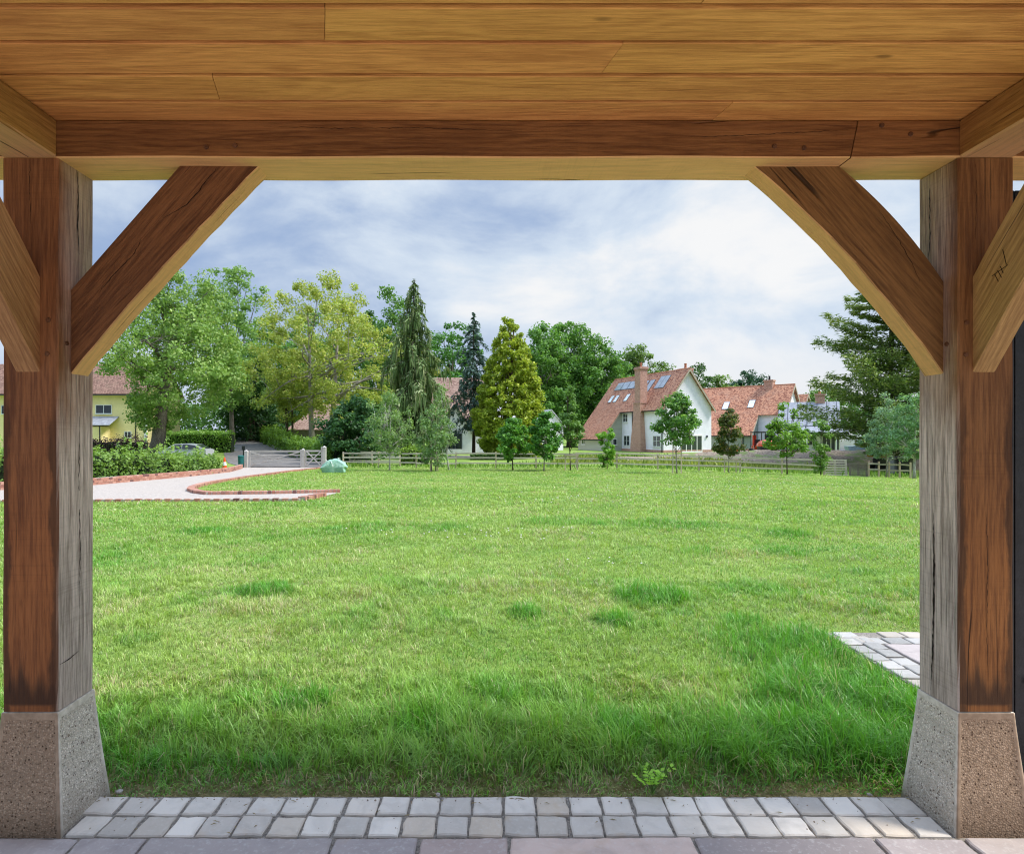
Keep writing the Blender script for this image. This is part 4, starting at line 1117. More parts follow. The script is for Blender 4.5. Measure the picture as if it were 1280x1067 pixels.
broad('young_willow', 'thin leafy sapling beside the upright pallets', 'tree', 1026, 39.0, 527, [(.05, .25), (.3, .5), (.6, .45), (.8, .7), (1, .2)], 34, .28, 56, .10, ((.06, .14, .03), (.17, .30, .07)), 81, .03, B_BROWN, limbs=8, group=sg)
broad('young_eucalyptus', 'young silvery blue green tree with pale stem in front of the cedar', 'tree', 1108, 41.0, 492, [(.22, .8), (.40, 1.45), (.6, 1.15), (.82, .6), (1, .12)], 96, .30, 70, .08, ((.08, .16, .10), (.23, .35, .24)), 82, .045, B_PALE, limbs=12, group=sg, droop=.1)
broad('young_eucalyptus', 'young grey green tree with thick white stem next to the right oak post', 'tree', 1143, 37.5, 484, [(.25, .8), (.45, 1.5), (.65, 1.3), (.85, .8), (1, .2)], 90, .34, 70, .085, ((.065, .155, .075), (.19, .33, .17)), 83, .085, B_BIRCH, limbs=12, group=sg)

# --- hedges and shrubs
M_HEDGE_SHADE = simple('hedge_shade', (.012, .022, .008), .95, .3, 6)
def hedge(name, label, pts, w, h, per_m, leaf, cols, seed, rag=.15, cat='hedge', mat=None, grp=None):
    rng = np.random.default_rng(seed); q = resample(pts, .5); c0 = q.mean(0); z0 = float(zg(*c0))
    root = empty(name, (c0[0], c0[1], z0)); tag(root, label, cat, grp)
    L = .5 * (len(q) - 1); N = int(L * per_m)
    i = rng.integers(0, len(q) - 1, N); t = rng.random(N)[:, None]; a, b = q[i], q[i + 1]; ctr = a + (b - a) * t
    d = unit(b - a); nn = np.stack([-d[:, 1], d[:, 0]], 1)
    ang = rng.uniform(-.25, PI + .25, N); rr = 1 - .28 * rng.random(N) ** 1.6
    hh = np.array([h(*p) for p in ctr]) if callable(h) else np.full(N, h)
    bl = 1 + rag * (2 * vnoise(ctr[:, 0] + 50, ctr[:, 1] + 50, .8, seed) - 1 + .8 * (2 * vnoise(ctr[:, 0] + 9, ctr[:, 1] + ang * 2, .35, seed + 1) - 1))
    def sq(v): return np.sign(v) * np.abs(v) ** .55
    off = sq(np.cos(ang)) * w / 2 * rr * bl; z = np.clip(sq(np.sin(ang)), -.1, 1) * hh * rr * bl
    low = rng.random(N) < .45; z = np.where(low, rng.random(N) * hh * .9, z); off = np.where(low, np.sign(np.cos(ang)) * w / 2 * rr * bl, off)
    p2 = ctr + nn * off[:, None]; zz = np.maximum(z, .02) + zg(ctr[:, 0], ctr[:, 1]) - z0
    pos = np.stack([p2[:, 0] - c0[0], p2[:, 1] - c0[1], zz], 1) + rng.normal(0, .04, (N, 3))
    out = np.stack([nn[:, 0] * np.cos(ang), nn[:, 1] * np.cos(ang), np.abs(np.sin(ang))], 1)
    nrm = unit(out * .7 + rng.normal(0, .55, (N, 3)) + [0, 0, .35]); ax = unit(np.cross(nrm, rng.normal(0, 1, (N, 3))) + [0, 0, .25])
    s = leaf * rng.uniform(.6, 1.4, N); dk, lt = np.array(cols[0]), np.array(cols[1])
    f = np.clip(.5 * vnoise(pos[:, 0] + 70, pos[:, 2] * 1.3 + pos[:, 1] + 70, .5, seed + 3) + .35 * rng.random(N) + .3 * (zz / (np.abs(hh) + .1) - .4), 0, 1)
    lv = Leaves(); lv.add(pos, ax, nrm, s * 1.7, s, dk + (lt - dk) * f[:, None], .12)
    link('foliage', lv.mesh('foliage'), mat or M_LEAF, root)
    m = MB()
    for k in range(len(q) - 1):
        a, b = q[k], q[k + 1]; d = (b - a) / np.hypot(*(b - a)); n_ = np.array([-d[1], d[0]]) * w * .30
        za, zb_ = float(zg(*a)) - z0, float(zg(*b)) - z0; ha = (h(*a) if callable(h) else h) * .78
        vs = [(*(p - c0), z_) for p, z_ in ((a - n_, za - .05), (b - n_, zb_ - .05), (b + n_, zb_ - .05), (a + n_, za - .05), (a - n_*.8, za + ha), (b - n_*.8, zb_ + ha), (b + n_*.8, zb_ + ha), (a + n_*.8, za + ha))]
        m.add(vs, [(0,3,2,1),(4,5,6,7),(0,1,5,4),(1,2,6,5),(2,3,7,6),(3,0,4,7)])
    m.obj('stems', M_HEDGE_SHADE, root)  # solid near-black core, painted shade for the inside of the hedge
    return root
hq = resample(hedgeP[:-2], 1.5); hd = np.gradient(hq, axis=0); hd /= np.hypot(*hd.T)[:, None]
hl = [(p[0] - d[1] * 1.12, p[1] + d[0] * 1.12) for p, d in zip(hq, hd)]
hedge('laurel_hedge', 'loose leafy green hedge along the brick edged drive', hl, 1.3, lambda x, y: float(np.interp(y, [20, 26, 30, 34, 41], [1.40, 1.36, 1.00, .95, 1.22])), 820, .085, ((.05, .125, .022), (.22, .34, .075)), 91, .55)
hedge('clipped_hedge', 'neatly clipped bright green hedge behind the parked car', [(wx(203, 66), 66), (wx(291, 66), 66)], 1.4, wz(537, 66) - float(zg(-32, 66)), 800, .11, ((.06, .15, .02), (.20, .36, .05)), 92, .06)
hedge('purple_hedge', 'dark purple leaved hedge below the yellow house', [(wx(60, 48), 48), (wx(184, 49), 49)], 1.0, wz(545, 48) - float(zg(-32, 48)), 500, .10, ((.018, .012, .014), (.06, .035, .04)), 93, .15)
hedge('lane_hedge', 'green hedge climbing beside the lane behind the white gates', [(wx(428, 49), 49), (wx(396, 55), 55), (wx(368, 65), 65), (wx(342, 80), 80), (wx(326, 100), 100)], 2.0, lambda x, y: 1.75, 620, .13, ((.05, .13, .02), (.20, .33, .055)), 94, .40)
hedge('garden_hedge', 'short yellow green shrub row behind the fence beneath the weeping conifer', [(wx(500, 47), 47), (wx(535, 47), 47)], 1.1, 1.45, 700, .10, ((.08, .16, .02), (.24, .36, .06)), 95, .30)
hedge('low_hedge', 'low clipped hedge in front of the white house behind the fence', [(wx(588, 56), 56), (wx(634, 56), 56)], .6, .62, 500, .09, ((.03, .08, .02), (.10, .18, .05)), 96, .1)
# far woodland that closes the horizon
rng = np.random.default_rng(3); N = 52000
x = rng.uniform(-190, 190, N); y = 150 + rng.uniform(-5, 5, N); hh = 6 + 5 * vnoise(x + 300, y, 9, 4) + 3 * vnoise(x + 300, y, 3.0, 5)
z = hh * rng.random(N) ** .6 - .5 + zg(x, y) * 0
d = rng.normal(0, 1, (N, 3)) + [0, -.8, .6]; ax = np.cross(d, rng.normal(0, 1, (N, 3)))
lv = Leaves(); f = np.clip(vnoise(x + 300, z + 30, 2.5, 6) * .6 + .4 * rng.random(N), 0, 1)[:, None]
lv.add(np.stack([x, y, z], 1), ax, unit(d), .9, .6, np.array([.03, .085, .02]) + (np.array([.10, .20, .05]) - np.array([.03, .085, .02])) * f)
tag(link('woodland', lv.mesh('woodland'), M_LEAF), kind='stuff')

# rough weeds along and behind the fence
rng = np.random.default_rng(9); wv = Leaves()
for px0, px1, Y, n, h, cd, cl_ in ((432, 1150, 43.8, 3600, .30, (.05, .12, .02), (.19, .30, .06)), (690, 1050, 50, 5200, .50, (.09, .14, .03), (.30, .34, .10)), (640, 1000, 60, 3000, .35, (.06, .13, .025), (.2, .3, .07))):
    x = rng.uniform(wx(px0, Y), wx(px1, Y), n); y = Y + rng.normal(0, 1.0, n); hh = h * rng.uniform(.4, 1.5, n) * (.4 + 1.0 * vnoise(x + 99, y, 2.0, 8))
    ax = rng.normal(0, .3, (n, 3)) + [0, 0, 1]; c = np.stack([x, y, zg(x, y) + hh * .45], 1)
    f = rng.random((n, 1)); wv.add(c, ax, rng.normal(0, 1, (n, 3)), hh, hh * .25, np.array(cd) + (np.array(cl_) - np.array(cd)) * f)
tag(link('rough_grass', wv.mesh('rough_grass'), M_LEAF), kind='stuff')

# spoil bank in front of the right hand houses
rng = np.random.default_rng(12)
us = np.linspace(0, 1, 90); vs_ = np.linspace(0, 1, 16); x0, x1 = wx(700, 56), wx(1145, 56)
XX, VV_ = np.meshgrid(x0 + (x1 - x0) * us, vs_); YY = 52.5 + 7.0 * VV_
endf = smooth(0, .12, us)[None, :]
hb = (.35 + .75 * smooth(.2, .6, us)[None, :]) * np.sin(PI * VV_) ** .8 * endf * (.7 + .5 * vnoise(XX + 99, YY, 2.2, 3) + .25 * vnoise(XX + 99, YY, .6, 5))
ZZ = zg(XX, YY) + hb - .03
nxx = len(us); ix = np.arange(nxx * 16).reshape(16, nxx)
Q = np.stack([ix[:-1, :-1].ravel(), ix[:-1, 1:].ravel(), ix[1:, 1:].ravel(), ix[1:, :-1].ravel()], 1)
def soil():
    m, nt, out = new_mat('spoil'); t = NT(nt); co = t.obj(); n1 = t.noise(co, .8, 6, .65); n2 = t.noise(co, 7, 5, .7)
    c = t.mix(t.ss(n2, .35, .65), (.13, .09, .06), (.38, .30, .22)); c = t.mix(t.ss(n1, .5, .62), c, (.15, .20, .05))
    b = t.bsdf(out, **{'Base Color': c, 'Roughness': .95}); t.set(b.inputs['Normal'], t.bump(n2, .9, .08)); return m
M_SOIL = soil()
tag(link('earth_bank', np_mesh('earth_bank', np.stack([XX.ravel(), YY.ravel(), ZZ.ravel()], 1), Q, None, 4), M_SOIL), kind='structure')

# ------------------------------------------------------------------ fence, gates, stakes
M_RAIL = oak('fence_rail', (.44, .375, .30), (.76, .67, .55), 'X', crack=.5)
M_FPOST = oak('fence_post', (.34, .265, .19), (.62, .51, .38), 'Z', crack=.5)
M_GATE = oak('gate_timber', (.36, .335, .30), (.60, .56, .51), 'X', crack=.3)
def fence_run(label, pts, h=1.12, rails=3, spacing=2.6, seed=1, rail_w=.10, zr=(.38, .72, 1.04)):
    rng = np.random.default_rng(seed); q = resample(pts, spacing); c0 = q[0]; z0 = float(zg(*c0)); root = empty('rail_fence', (c0[0], c0[1], z0))
    tag(root, label, 'fence')
    for p in q:
        z = float(zg(*p)) - z0
        MB().box((-.05, -.04, -.1), (.05, .04, h + rng.uniform(-.02, .05))).obj('fence_post', M_FPOST, root, (p[0] - c0[0], p[1] - c0[1], z), rng.normal(0, .06), bevel=.006, seg=1)
    for a, b in zip(q[:-1], q[1:]):
        d = (b - a); L = np.hypot(*d); ang = math.atan2(d[1], d[0]); za, zb = float(zg(*a)) - z0, float(zg(*b)) - z0
        nn = np.array([d[1], -d[0]]) / L * .062
        for r in zr[:rails]:
            o = MB().box((0, -.02, -rail_w/2), (L, .02, rail_w/2)).obj('rail', M_RAIL, root, (a[0] - c0[0] + nn[0], a[1] - c0[1] + nn[1], za + r + rng.normal(0, .012)))
            o.rotation_euler = (0, -math.atan2(zb - za + rng.normal(0, .02), L), ang)
    return root
fence_run('long weathered three rail fence running from the gates to the pallets', [(wx(429, 43.5), 43.5), (wx(500, 42.3), 42.3), (wx(740, 41.8), 41.8), (wx(1030, 41), 41)], seed=3)
fence_run('short rail fence with close posts at the right, past the pallets', [(wx(1086, 42.5), 42.5), (wx(1138, 40.5), 40.5)], spacing=.62, seed=4, h=1.05, zr=(.52, .92), rails=2)
fence_run('curving rail fence behind the bulk bag, set back from the lawn fence', [(wx(437, 47), 47), (wx(470, 45.6), 45.6), (wx(500, 45.2), 45.2)], seed=5, spacing=2.0, h=1.1)

GY = 43.3
def P2(px, Y): x = wx(px, Y); return (x, Y, float(zg(x, Y)))
def gpost(px, label, h, w=.2):
    x, y, z = P2(px, GY); root = empty('gate_post', (x, y, z)); tag(root, label, 'gate post', 'gate posts')
    MB().box((-w/2, -w/2, -.1), (w/2, w/2, h - .05)).obj('shaft', M_GATE, root, bevel=.01)
    m = MB(); m.add([(-w/2-.01, -w/2-.01, h-.05), (w/2+.01, -w/2-.01, h-.05), (w/2+.01, w/2+.01, h-.05), (-w/2-.01, w/2+.01, h-.05), (0, 0, h + .07)], [(3,2,1,0), (0,1,4), (1,2,4), (2,3,4), (3,0,4)]); m.obj('cap', M_GATE, root)
    return root
gpost(308, 'pale gate post at the left end of the wide gate, by the hedge', 1.22, .24)
gpost(379, 'pale pointed gate post standing between the wide gate and the narrow gate', 1.32)
gpost(405.5, 'tall pale gate post where the rail fence begins', 1.50, .24)
def gate(label, pxa, pxb, h, kind):
    xa, xb = wx(pxa, GY), wx(pxb, GY); z = float(zg((xa + xb) / 2, GY)) + .07; W = xb - xa
    root = empty('timber_gate', (xa, GY, z)); tag(root, label, 'gate')
    MB().box((0, -.035, 0), (.09, .035, h + .05)).obj('stile', M_GATE, root, bevel=.006, seg=1); MB().box((W - .09, -.035, 0), (W, .035, h + .12)).obj('stile', M_GATE, root, bevel=.006, seg=1)
    for k, zz in enumerate(np.array([.06, .27, .50, .75, 1.0]) * h):
        hh = .065 if k == 4 else .045
        MB().box((.092, -.018, zz - hh), (W - .092, .018, zz + hh)).obj('rail', M_GATE, root)
    m = MB()
    if kind == 'wide':
        m.bar((.1, -.04, .1 * h), (W * .52, -.04, .98 * h), .02, .075).bar((W * .52, -.042, .1 * h), (W - .1, -.042, .98*h), .02, .075) if False else m.bar((.1, -.04, .94 * h), (W * .55, -.04, .42 * h), .022, .08).bar((W * .05, -.043, .12 * h), (W - .1, -.043, .96 * h), .022, .08)
    else:
        m.bar((.1, -.04, .06 * h), (W - .1, -.04, .98 * h), .022, .08).bar((.1, -.043, .98 * h), (W - .1, -.043, .06 * h), .022, .08)
        m.bar((W - .05, -.05, h), (W - .05, -.05, h + .28), .06, .08)
    m.obj('brace', M_GATE, root)
    if kind == 'wide':
        MB().box((.1, -.03, -.055), (W - .1, .03, -.02)).obj('bottom_seal', simple('rubber', (.03, .03, .03), .7, .2, 8), root)
gate('wide pale five bar driveway gate with long diagonal brace, closed', 312, 377, 1.10, 'wide')
gate('narrow pale pedestrian gate with crossed braces', 381.5, 403, 1.12, 'narrow')
# green bin and entry keypad by the left gate post
x, y, z = P2(302.5, 43.0); root = empty('green_bin', (x, y - .2, z)); tag(root, 'dark teal plastic bin tucked beside the left gate post', 'bin')
M_TEAL = simple('teal_plastic', (.012, .11, .10), .45, .2, 6)
m = MB(); m.lathe([(.17, 0), (.20, .75), (.20, .8)], n=14); m.obj('tub', M_TEAL, root, smooth_sh=False)
MB().lathe([(.215, .80), (.215, .84), (.15, .90), (.0, .91)], n=14).obj('lid', M_TEAL, root)
x, y, z = P2(305, 43.5); root = empty('entry_post', (x, y - .1, z)); tag(root, 'thin black entry post beside the wide gate', 'entry post')
MB().box((-.035, -.035, 0), (.035, .035, 1.25)).obj('stem', M_BLACK, root); MB().box((-.10, -.07, 1.25), (.10, .05, 1.55)).obj('keypad_box', M_BLACK, root, bevel=.01)

# stakes
def stake(label, pxs, Y, h, bar=True, rot=0):
    c = wx(sum(pxs) / len(pxs), Y); z0 = float(zg(c, Y)); root = empty('tree_stake', (c, Y, z0)); tag(root, label, 'tree stake', 'tree stakes on the lawn')
    for p in pxs: MB().tube([(wx(p, Y) - c, 0, -.05), (wx(p, Y) - c + .01, 0, h)], [.034, .03], 8).obj('stake', M_FPOST, root)
    if bar and len(pxs) > 1: MB().box((wx(pxs[0], Y) - c - .06, -.055, h - .14), (wx(pxs[-1], Y) - c + .06, -.032, h - .05)).obj('crossbar', M_FPOST, root)
    return root
stake('low stake frame with crossbar round the narrow young tree left of the red roof', (706.5, 722), 38.0, 1.05)
stake('pale stake pair beside the tallest young tree before the white gable', (841, 851.5), 33.2, 1.55, False)
stake('small stake frame with crossbar round the bronze leaved tree', (905.5, 920), 37.9, .92)
stake('two thin stakes holding the bushy double stemmed birch', (538, 547), 35.9, .9, False)

# upright pallets and other things at the end of the fence
M_PAL = oak('pallet_wood', (.40, .34, .27), (.70, .61, .49), 'X', crack=.4); M_PALD = oak('old_pallet_wood', (.14, .11, .085), (.32, .27, .21), 'X', crack=.4)
def pallet(label, pxa, pxb, Y, h, n, mat, tilt):
    xa, xb = wx(pxa, Y), wx(pxb, Y); W = xb - xa; z = float(zg((xa + xb) / 2, Y)); root = empty('wooden_pallet', (xa, Y, z)); tag(root, label, 'pallet', 'pallets stood on edge')
    for k in range(n):
        zz = .08 + (h - .12) * k / (n - 1); MB().box((0, -.012, zz - .045), (W, .012, zz + .045)).obj('slat', mat, root)
    for u in (.03, .5, .97): MB().box((W*u - .05, .014, 0), (W*u + .05, .10, h)).obj('bearer', mat, root)
    root.rotation_euler = (tilt, 0, -.03)
pallet('pale slatted pallet stood on edge at the end of the fence', 1030.5, 1059, 41.2, 1.12, 7, M_PAL, -.1)
pallet('darker old pallet stood on edge to the right of the pale one', 1063, 1084.5, 41.5, .95, 7, M_PALD, -.12)

# bulk bag
def cloth(name, c1, c2):
    m, nt, out = new_mat(name); t = NT(nt); co = t.obj(); n = t.noise(co, 5, 5, .6, 1.0); w = t.n('TexWave', {'Vector': co, 'Scale': 40.0}).outputs['Fac']
    b = t.bsdf(out, **{'Base Color': t.mix(t.ss(n, .3, .7), c1, c2), 'Roughness': .6}); t.set(b.inputs['Normal'], t.bump(t.math('ADD', n, t.math('MULTIPLY', w, .15)), .9, .06)); return m
x, y, z = gp(417.5, 590.5); root = empty('bulk_bag', (x, y, z)); root.scale = (.80, .85, .95); tag(root, 'sagging mint green bulk bag lying on the lawn by the gate', 'bag')
bm = bmesh.new(); bmesh.ops.create_cube(bm, size=1); bmesh.ops.subdivide_edges(bm, edges=bm.edges, cuts=9, use_grid_fill=True)
for v in bm.verts:
    u = v.co.copy(); bul = 1 + .14 * math.cos(u.z * PI); a = .5 + u.z
    v.co = Vector((u.x * 1.45 * bul + .05 * math.sin(9*u.z+3*u.y), u.y * 1.0 * bul + .04 * math.sin(8*u.x), a * .72 * (1 - .22 * (u.x*u.x*4) * (a > .4) + .10 * math.sin(7*u.x+2) * a + .14*(u.x > .05) * a)))
    n = vnoise(np.array([v.co.x*3+20]), np.array([v.co.y*3+v.co.z*4+20]), .5, 4)[0]; v.co += Vector((0, -.06, .06)) * (n - .5)
me = bpy.data.meshes.new('sack'); bm.to_mesh(me); bm.free()
M_BAG = cloth('mint_cloth', (.30, .62, .46), (.52, .78, .64)); link('sack', me, M_BAG, root, smooth_sh=True)
MB().tube([(-.1, -.5, .70), (0, -.62, .60), (.10, -.65, .38), (.18, -.60, .50)], .028, 6).tube([(.3, -.3, .8), (.42, -.42, .9), (.52, -.3, .84)], .025, 6).tube([(-.45, -.2, .62), (-.5, -.3, .76), (-.38, -.3, .70)], .025, 6).obj('strap', simple('pale_strap', (.62, .66, .60), .6, .1, 20), root)

# traffic cone
x, y, z = gp(285.5, 589); y += .15; x -= .30; z = float(zg(x, y)) + .10; root = empty('traffic_cone', (x, y, z + .0)); tag(root, 'orange traffic cone with white sleeve at the foot of the hedge', 'traffic cone')
M_OR = simple('orange_plastic', (.72, .10, .018), .5, .12, 8); M_WH = simple('white_sleeve', (.75, .74, .70), .5, .1, 10)
m = MB(); m.box((-.2, -.2, 0), (.2, .2, .045)); m.obj('base', M_OR, root, bevel=.015); 
MB().lathe([(.150, .046), (.118, .26)], n=20).lathe([(.083, .47), (.045, .72), (.030, .75), (.012, .752)], n=20).obj('body', M_OR, root)
MB().lathe([(.120, .26), (.085, .47)], n=20).obj('sleeve', M_WH, root)

# ------------------------------------------------------------------ houses
def tiles(name, c1, c2, c3, axis):
    """plain clay tiles: courses with single tiles picked out in different burns"""
    m, nt, out = new_mat(name); t = NT(nt); co = t.obj(); sep = t.n('SeparateXYZ', {0: co}).outputs
    u = sep[1] if axis == 'Y' else sep[0]
    v2 = t.n('CombineXYZ', {0: u, 1: t.math('MULTIPLY', sep[2], 1.3), 2: 0.0}).outputs[0]
    br = t.n('TexBrick', {'Vector': v2, 'Color1': (0, 0, 0, 1), 'Color2': (1, 1, 1, 1), 'Mortar': (.5, .5, .5, 1), 'Scale': 1.0, 'Mortar Size': .012, 'Brick Width': .20, 'Row Height': .16, 'Bias': 0.0})
    f = t.n('SeparateXYZ', {0: br.outputs['Color']}).outputs[0]; n = t.noise(co, 1.0, 6, .65); n2 = t.noise(co, 9, 4, .7)
    f = t.math('ADD', t.math('MULTIPLY', f, .62), t.math('MULTIPLY', n2, .38))
    c = t.mix(t.ss(f, .2, .7), c1, c2); c = t.mix(t.math('MULTIPLY', t.ss(n, .45, .7), .5), c, c3)
    c = t.mix(t.math('MULTIPLY', br.outputs['Fac'], .6), c, tuple(q * .35 for q in c1))
    b = t.bsdf(out, **{'Base Color': c, 'Roughness': .85}); t.set(b.inputs['Normal'], t.bump(t.math('SUBTRACT', t.math('FRACT', t.math('MULTIPLY', sep[2], -8.1)), br.outputs['Fac']), .7, .03)); return m
T_RED = tiles('red_tiles', (.25, .085, .048), (.60, .285, .165), (.56, .33, .22), 'Y')
T_REDX = tiles('red_tiles_cross', (.25, .085, .048), (.60, .285, .165), (.56, .33, .22), 'X')
T_BRN = tiles('brown_tiles', (.22, .12, .09), (.44, .29, .23), (.40, .29, .23), 'X')
T_OLD = tiles('old_brown_tiles', (.17, .085, .06), (.32, .18, .13), (.22, .15, .10), 'X')
def bricks(name, c1, c2, mort):
    m, nt, out = new_mat(name); t = NT(nt); co = t.obj(); sep = t.n('SeparateXYZ', {0: co}).outputs
    v = t.n('CombineXYZ', {0: t.math('ADD', sep[0], sep[1]), 1: sep[2], 2: 0.0}).outputs[0]
    br = t.n('TexBrick', {'Vector': v, 'Color1': c1 + (1,), 'Color2': c2 + (1,), 'Mortar': mort + (1,), 'Scale': 1.0, 'Mortar Size': .012, 'Brick Width': .235, 'Row Height': .078})
    n = t.noise(co, 6, 5, .7); c = t.mix(t.math('MULTIPLY', t.ss(n, .4, .7), .45), br.outputs['Color'], tuple(q * .55 for q in c1))
    t.bsdf(out, **{'Base Color': c, 'Roughness': .9}); return m
M_BRICK = bricks('red_brick', (.34, .11, .07), (.58, .27, .19), (.60, .50, .42))
M_WHITE = simple('white_render', (.87, .83, .92), .85, .05, 1.2, bump=.1)
M_YEL = simple('yellow_render', (.88, .73, .37), .85, .07, .8, bump=.1)
def cladding(name, c):
    m, nt, out = new_mat(name); t = NT(nt); co = t.obj(); z = t.n('SeparateXYZ', {0: co}).outputs[2]
    fr = t.math('FRACT', t.math('MULTIPLY', z, 5.5)); n = t.noise(t.scale(co, (1, 1, 6)), 3, 4)
    col = t.mix(t.ss(fr, .14, .0), t.mix(n, tuple(q * .85 for q in c), tuple(q * 1.12 for q in c)), tuple(q * .35 for q in c))
    b = t.bsdf(out, **{'Base Color': col, 'Roughness': .7}); t.set(b.inputs['Normal'], t.bump(fr, .6, .03)); return m
M_CREAM = cladding('cream_boarding', (.50, .50, .43)); M_SAGE = cladding('sage_boarding', (.30, .36, .33))
M_SLATE = cladding('lead_grey', (.20, .21, .235)); M_SLATE2 = simple('slate', (.27, .28, .31), .6, .2, 3)
M_FRAME = simple('white_frame', (.78, .78, .76), .5, .05, 6); M_TRIM = simple('oak_trim', (.42, .36, .28), .7, .15, 5); M_PIPE = simple('black_pipe', (.02, .02, .022), .4, .2, 6)
M_POT = simple('clay_pot', (.42, .17, .09), .8, .2, 6); M_DFRAME = simple('grey_frame', (.10, .105, .115), .5, .1, 6)
def glass(name, c=(.02, .026, .032)):
    m, nt, out = new_mat(name); t = NT(nt); co = t.obj(); n = t.noise(co, 1.3, 3)
    t.bsdf(out, **{'Base Color': t.mix(n, tuple(q * .5 for q in c), tuple(q * 2.2 for q in c)), 'Roughness': .08, 'Specular IOR Level': .8}); return m
M_GLASS = glass('window_glass'); M_PV = glass('solar_cell', (.22, .245, .27)); M_LITE = glass('sky_glass', (.62, .65, .67))  # sky reflection put into the pale base colour of panels and rooflights

def window(parent, loc, rot, w, h, n=2, bars=0, name='window', frame=None, fw=.07, pane_mat=None):
    """casement: frame mesh with its panes as a sub-part; faces local -Y"""
    m = MB(); d0, d1 = -.05, .05
    m.box((-w/2, d0, -h/2), (-w/2 + fw, d1, h/2)).box((w/2 - fw, d0, -h/2), (w/2, d1, h/2)).box((-w/2 + fw, d0, -h/2), (w/2 - fw, d1, -h/2 + fw)).box((-w/2 + fw, d0, h/2 - fw), (w/2 - fw, d1, h/2))
    for k in range(1, n): m.box((-w/2 + w*k/n - fw*.5, d0 + .003, -h/2 + fw), (-w/2 + w*k/n + fw*.5, d1, h/2 - fw))
    for k in range(1, bars + 1): m.box((-w/2 + fw, d0 + .012, -h/2 + h*k/(bars+1) - .018), (w/2 - fw, d1, -h/2 + h*k/(bars+1) + .018))
    m.box((-w/2 - .05, d0 - .05, -h/2 - .06), (w/2 + .05, d1, -h/2 - .002))
    o = m.obj(name, frame or M_FRAME, parent); o.location = loc; o.rotation_euler = rot if hasattr(rot, '__len__') else (0, 0, rot)
    MB().box((-w/2 + fw*.9, -.012, -h/2 + fw*.9), (w/2 - fw*.9, .0, h/2 - fw*.9)).obj('pane', pane_mat or M_GLASS, o)
    return o

def gable_body(parent, W, L, he, hr, wall_mat, name='wall', y0=0.0, x0=0.0, zb=-.4):
    a = [(x0 - W/2, y0, zb), (x0 + W/2, y0, zb), (x0 + W/2, y0, he), (x0, y0, hr), (x0 - W/2, y0, he)]
    return MB().prism(a, (0, L, 0)).obj(name, wall_mat, parent)
def roof_slope(m, xe, ze, xr, zr, y0, y1, th=.13):
    """one pitch from eave (xe, ze) to ridge (xr, zr)"""
    d = Vector((xr - xe, 0, zr - ze)).normalized(); n = Vector((-d.z, 0, d.x)); n = n if n.z > 0 else -n
    p = [Vector((xe, y0, ze)), Vector((xr, y0, zr))]
    m.prism([p[0], p[1], p[1] + n * th, p[0] + n * th], (0, y1 - y0, 0))

# ---- main white house
a = math.atan2(.34, .94); A = (26.4, 78.0)
H1 = empty('white_house', (A[0], A[1], -.98), a); tag(H1, 'big white rendered house with red tiled roof, tall brick chimney and solar panels', 'house')
W, HE, HR, LL = 7.5, 5.85, 10.75, 17.4; sl = (HR - HE) / (W / 2)
gable_body(H1, W, LL - .3, HE, HR - .05, M_WHITE)
EX = 2.95; z_e = HE - sl * EX
# catslide wing under the continued slope
T0 = 9.6
MB().prism([(-W/2 - EX, T0, -.4), (-W/2 - .003, T0, -.4), (-W/2 - .003, T0, HE), (-W/2 - EX, T0, z_e)], (0, LL - T0 - .3, 0)).obj('wing_wall', M_CREAM, H1)
def sx(x): return HE + sl * (W/2 - abs(x))
m = MB(); ov = .35
roof_slope(m, -W/2 - ov, HE - sl*ov + .02, 0, HR + .02, -.4, T0 - .12); roof_slope(m, -W/2 - EX - ov, z_e - sl*ov + .02, 0, HR + .02, T0 - .12, LL)
roof_slope(m, W/2 + ov, HE - sl*ov + .02, 0, HR + .02, -.4, LL)
rf = m.obj('roof', T_RED, H1)
MB().tube([(0, -.42, HR + .10), (0, LL + .02, HR + .10)], .13, 8).obj('ridge_tiles', M_POT, rf)
m = MB()
for s in (-1, 1):
    m.prism([(s*(W/2 + ov), -.46, HE - sl*ov - .22), (0, -.46, HR - .22), (0, -.46, HR + .10), (s*(W/2 + ov), -.46, HE - sl*ov + .10)], (0, .05, 0))
m.obj('bargeboard', M_TRIM, H1)
MB().prism([(-W/2 - EX - .3, T0 - .17, z_e - sl*.3 - .2), (-W/2, T0 - .17, HE - .2), (-W/2, T0 - .17, HE + .10), (-W/2 - EX - .3, T0 - .17, z_e - sl*.3 + .1)], (0, .05, 0)).obj('bargeboard', M_TRIM, H1)
MB().box((-W/2 - .06, -.06, -.4), (W/2 + .06, -.003, .32)).box((-W/2 - .06, -.003, -.4), (-W/2 - .003, T0 - .003, .32)).obj('plinth', M_BRICK, H1)
MB().tube([(-W/2 - ov - .05, -.4, HE - sl*ov - .02), (-W/2 - ov - .05, T0 - .2, HE - sl*ov - .02)], .07, 6).obj('gutter', M_PIPE, H1)
MB().tube([(-W/2 - EX - ov - .05, T0, z_e - sl*ov - .02), (-W/2 - EX - ov - .05, LL, z_e - sl*ov - .02)], .07, 6).obj('gutter', M_PIPE, H1)
for yy in (.25, 6.9): MB().tube([(-W/2 - .4, yy - .5, HE - .55), (-W/2 - .1, yy, HE - .9), (-W/2 - .1, yy, -.2)], .06, 6).obj('downpipe', M_PIPE, H1)
R90 = -PI / 2                                  # window facing local -X
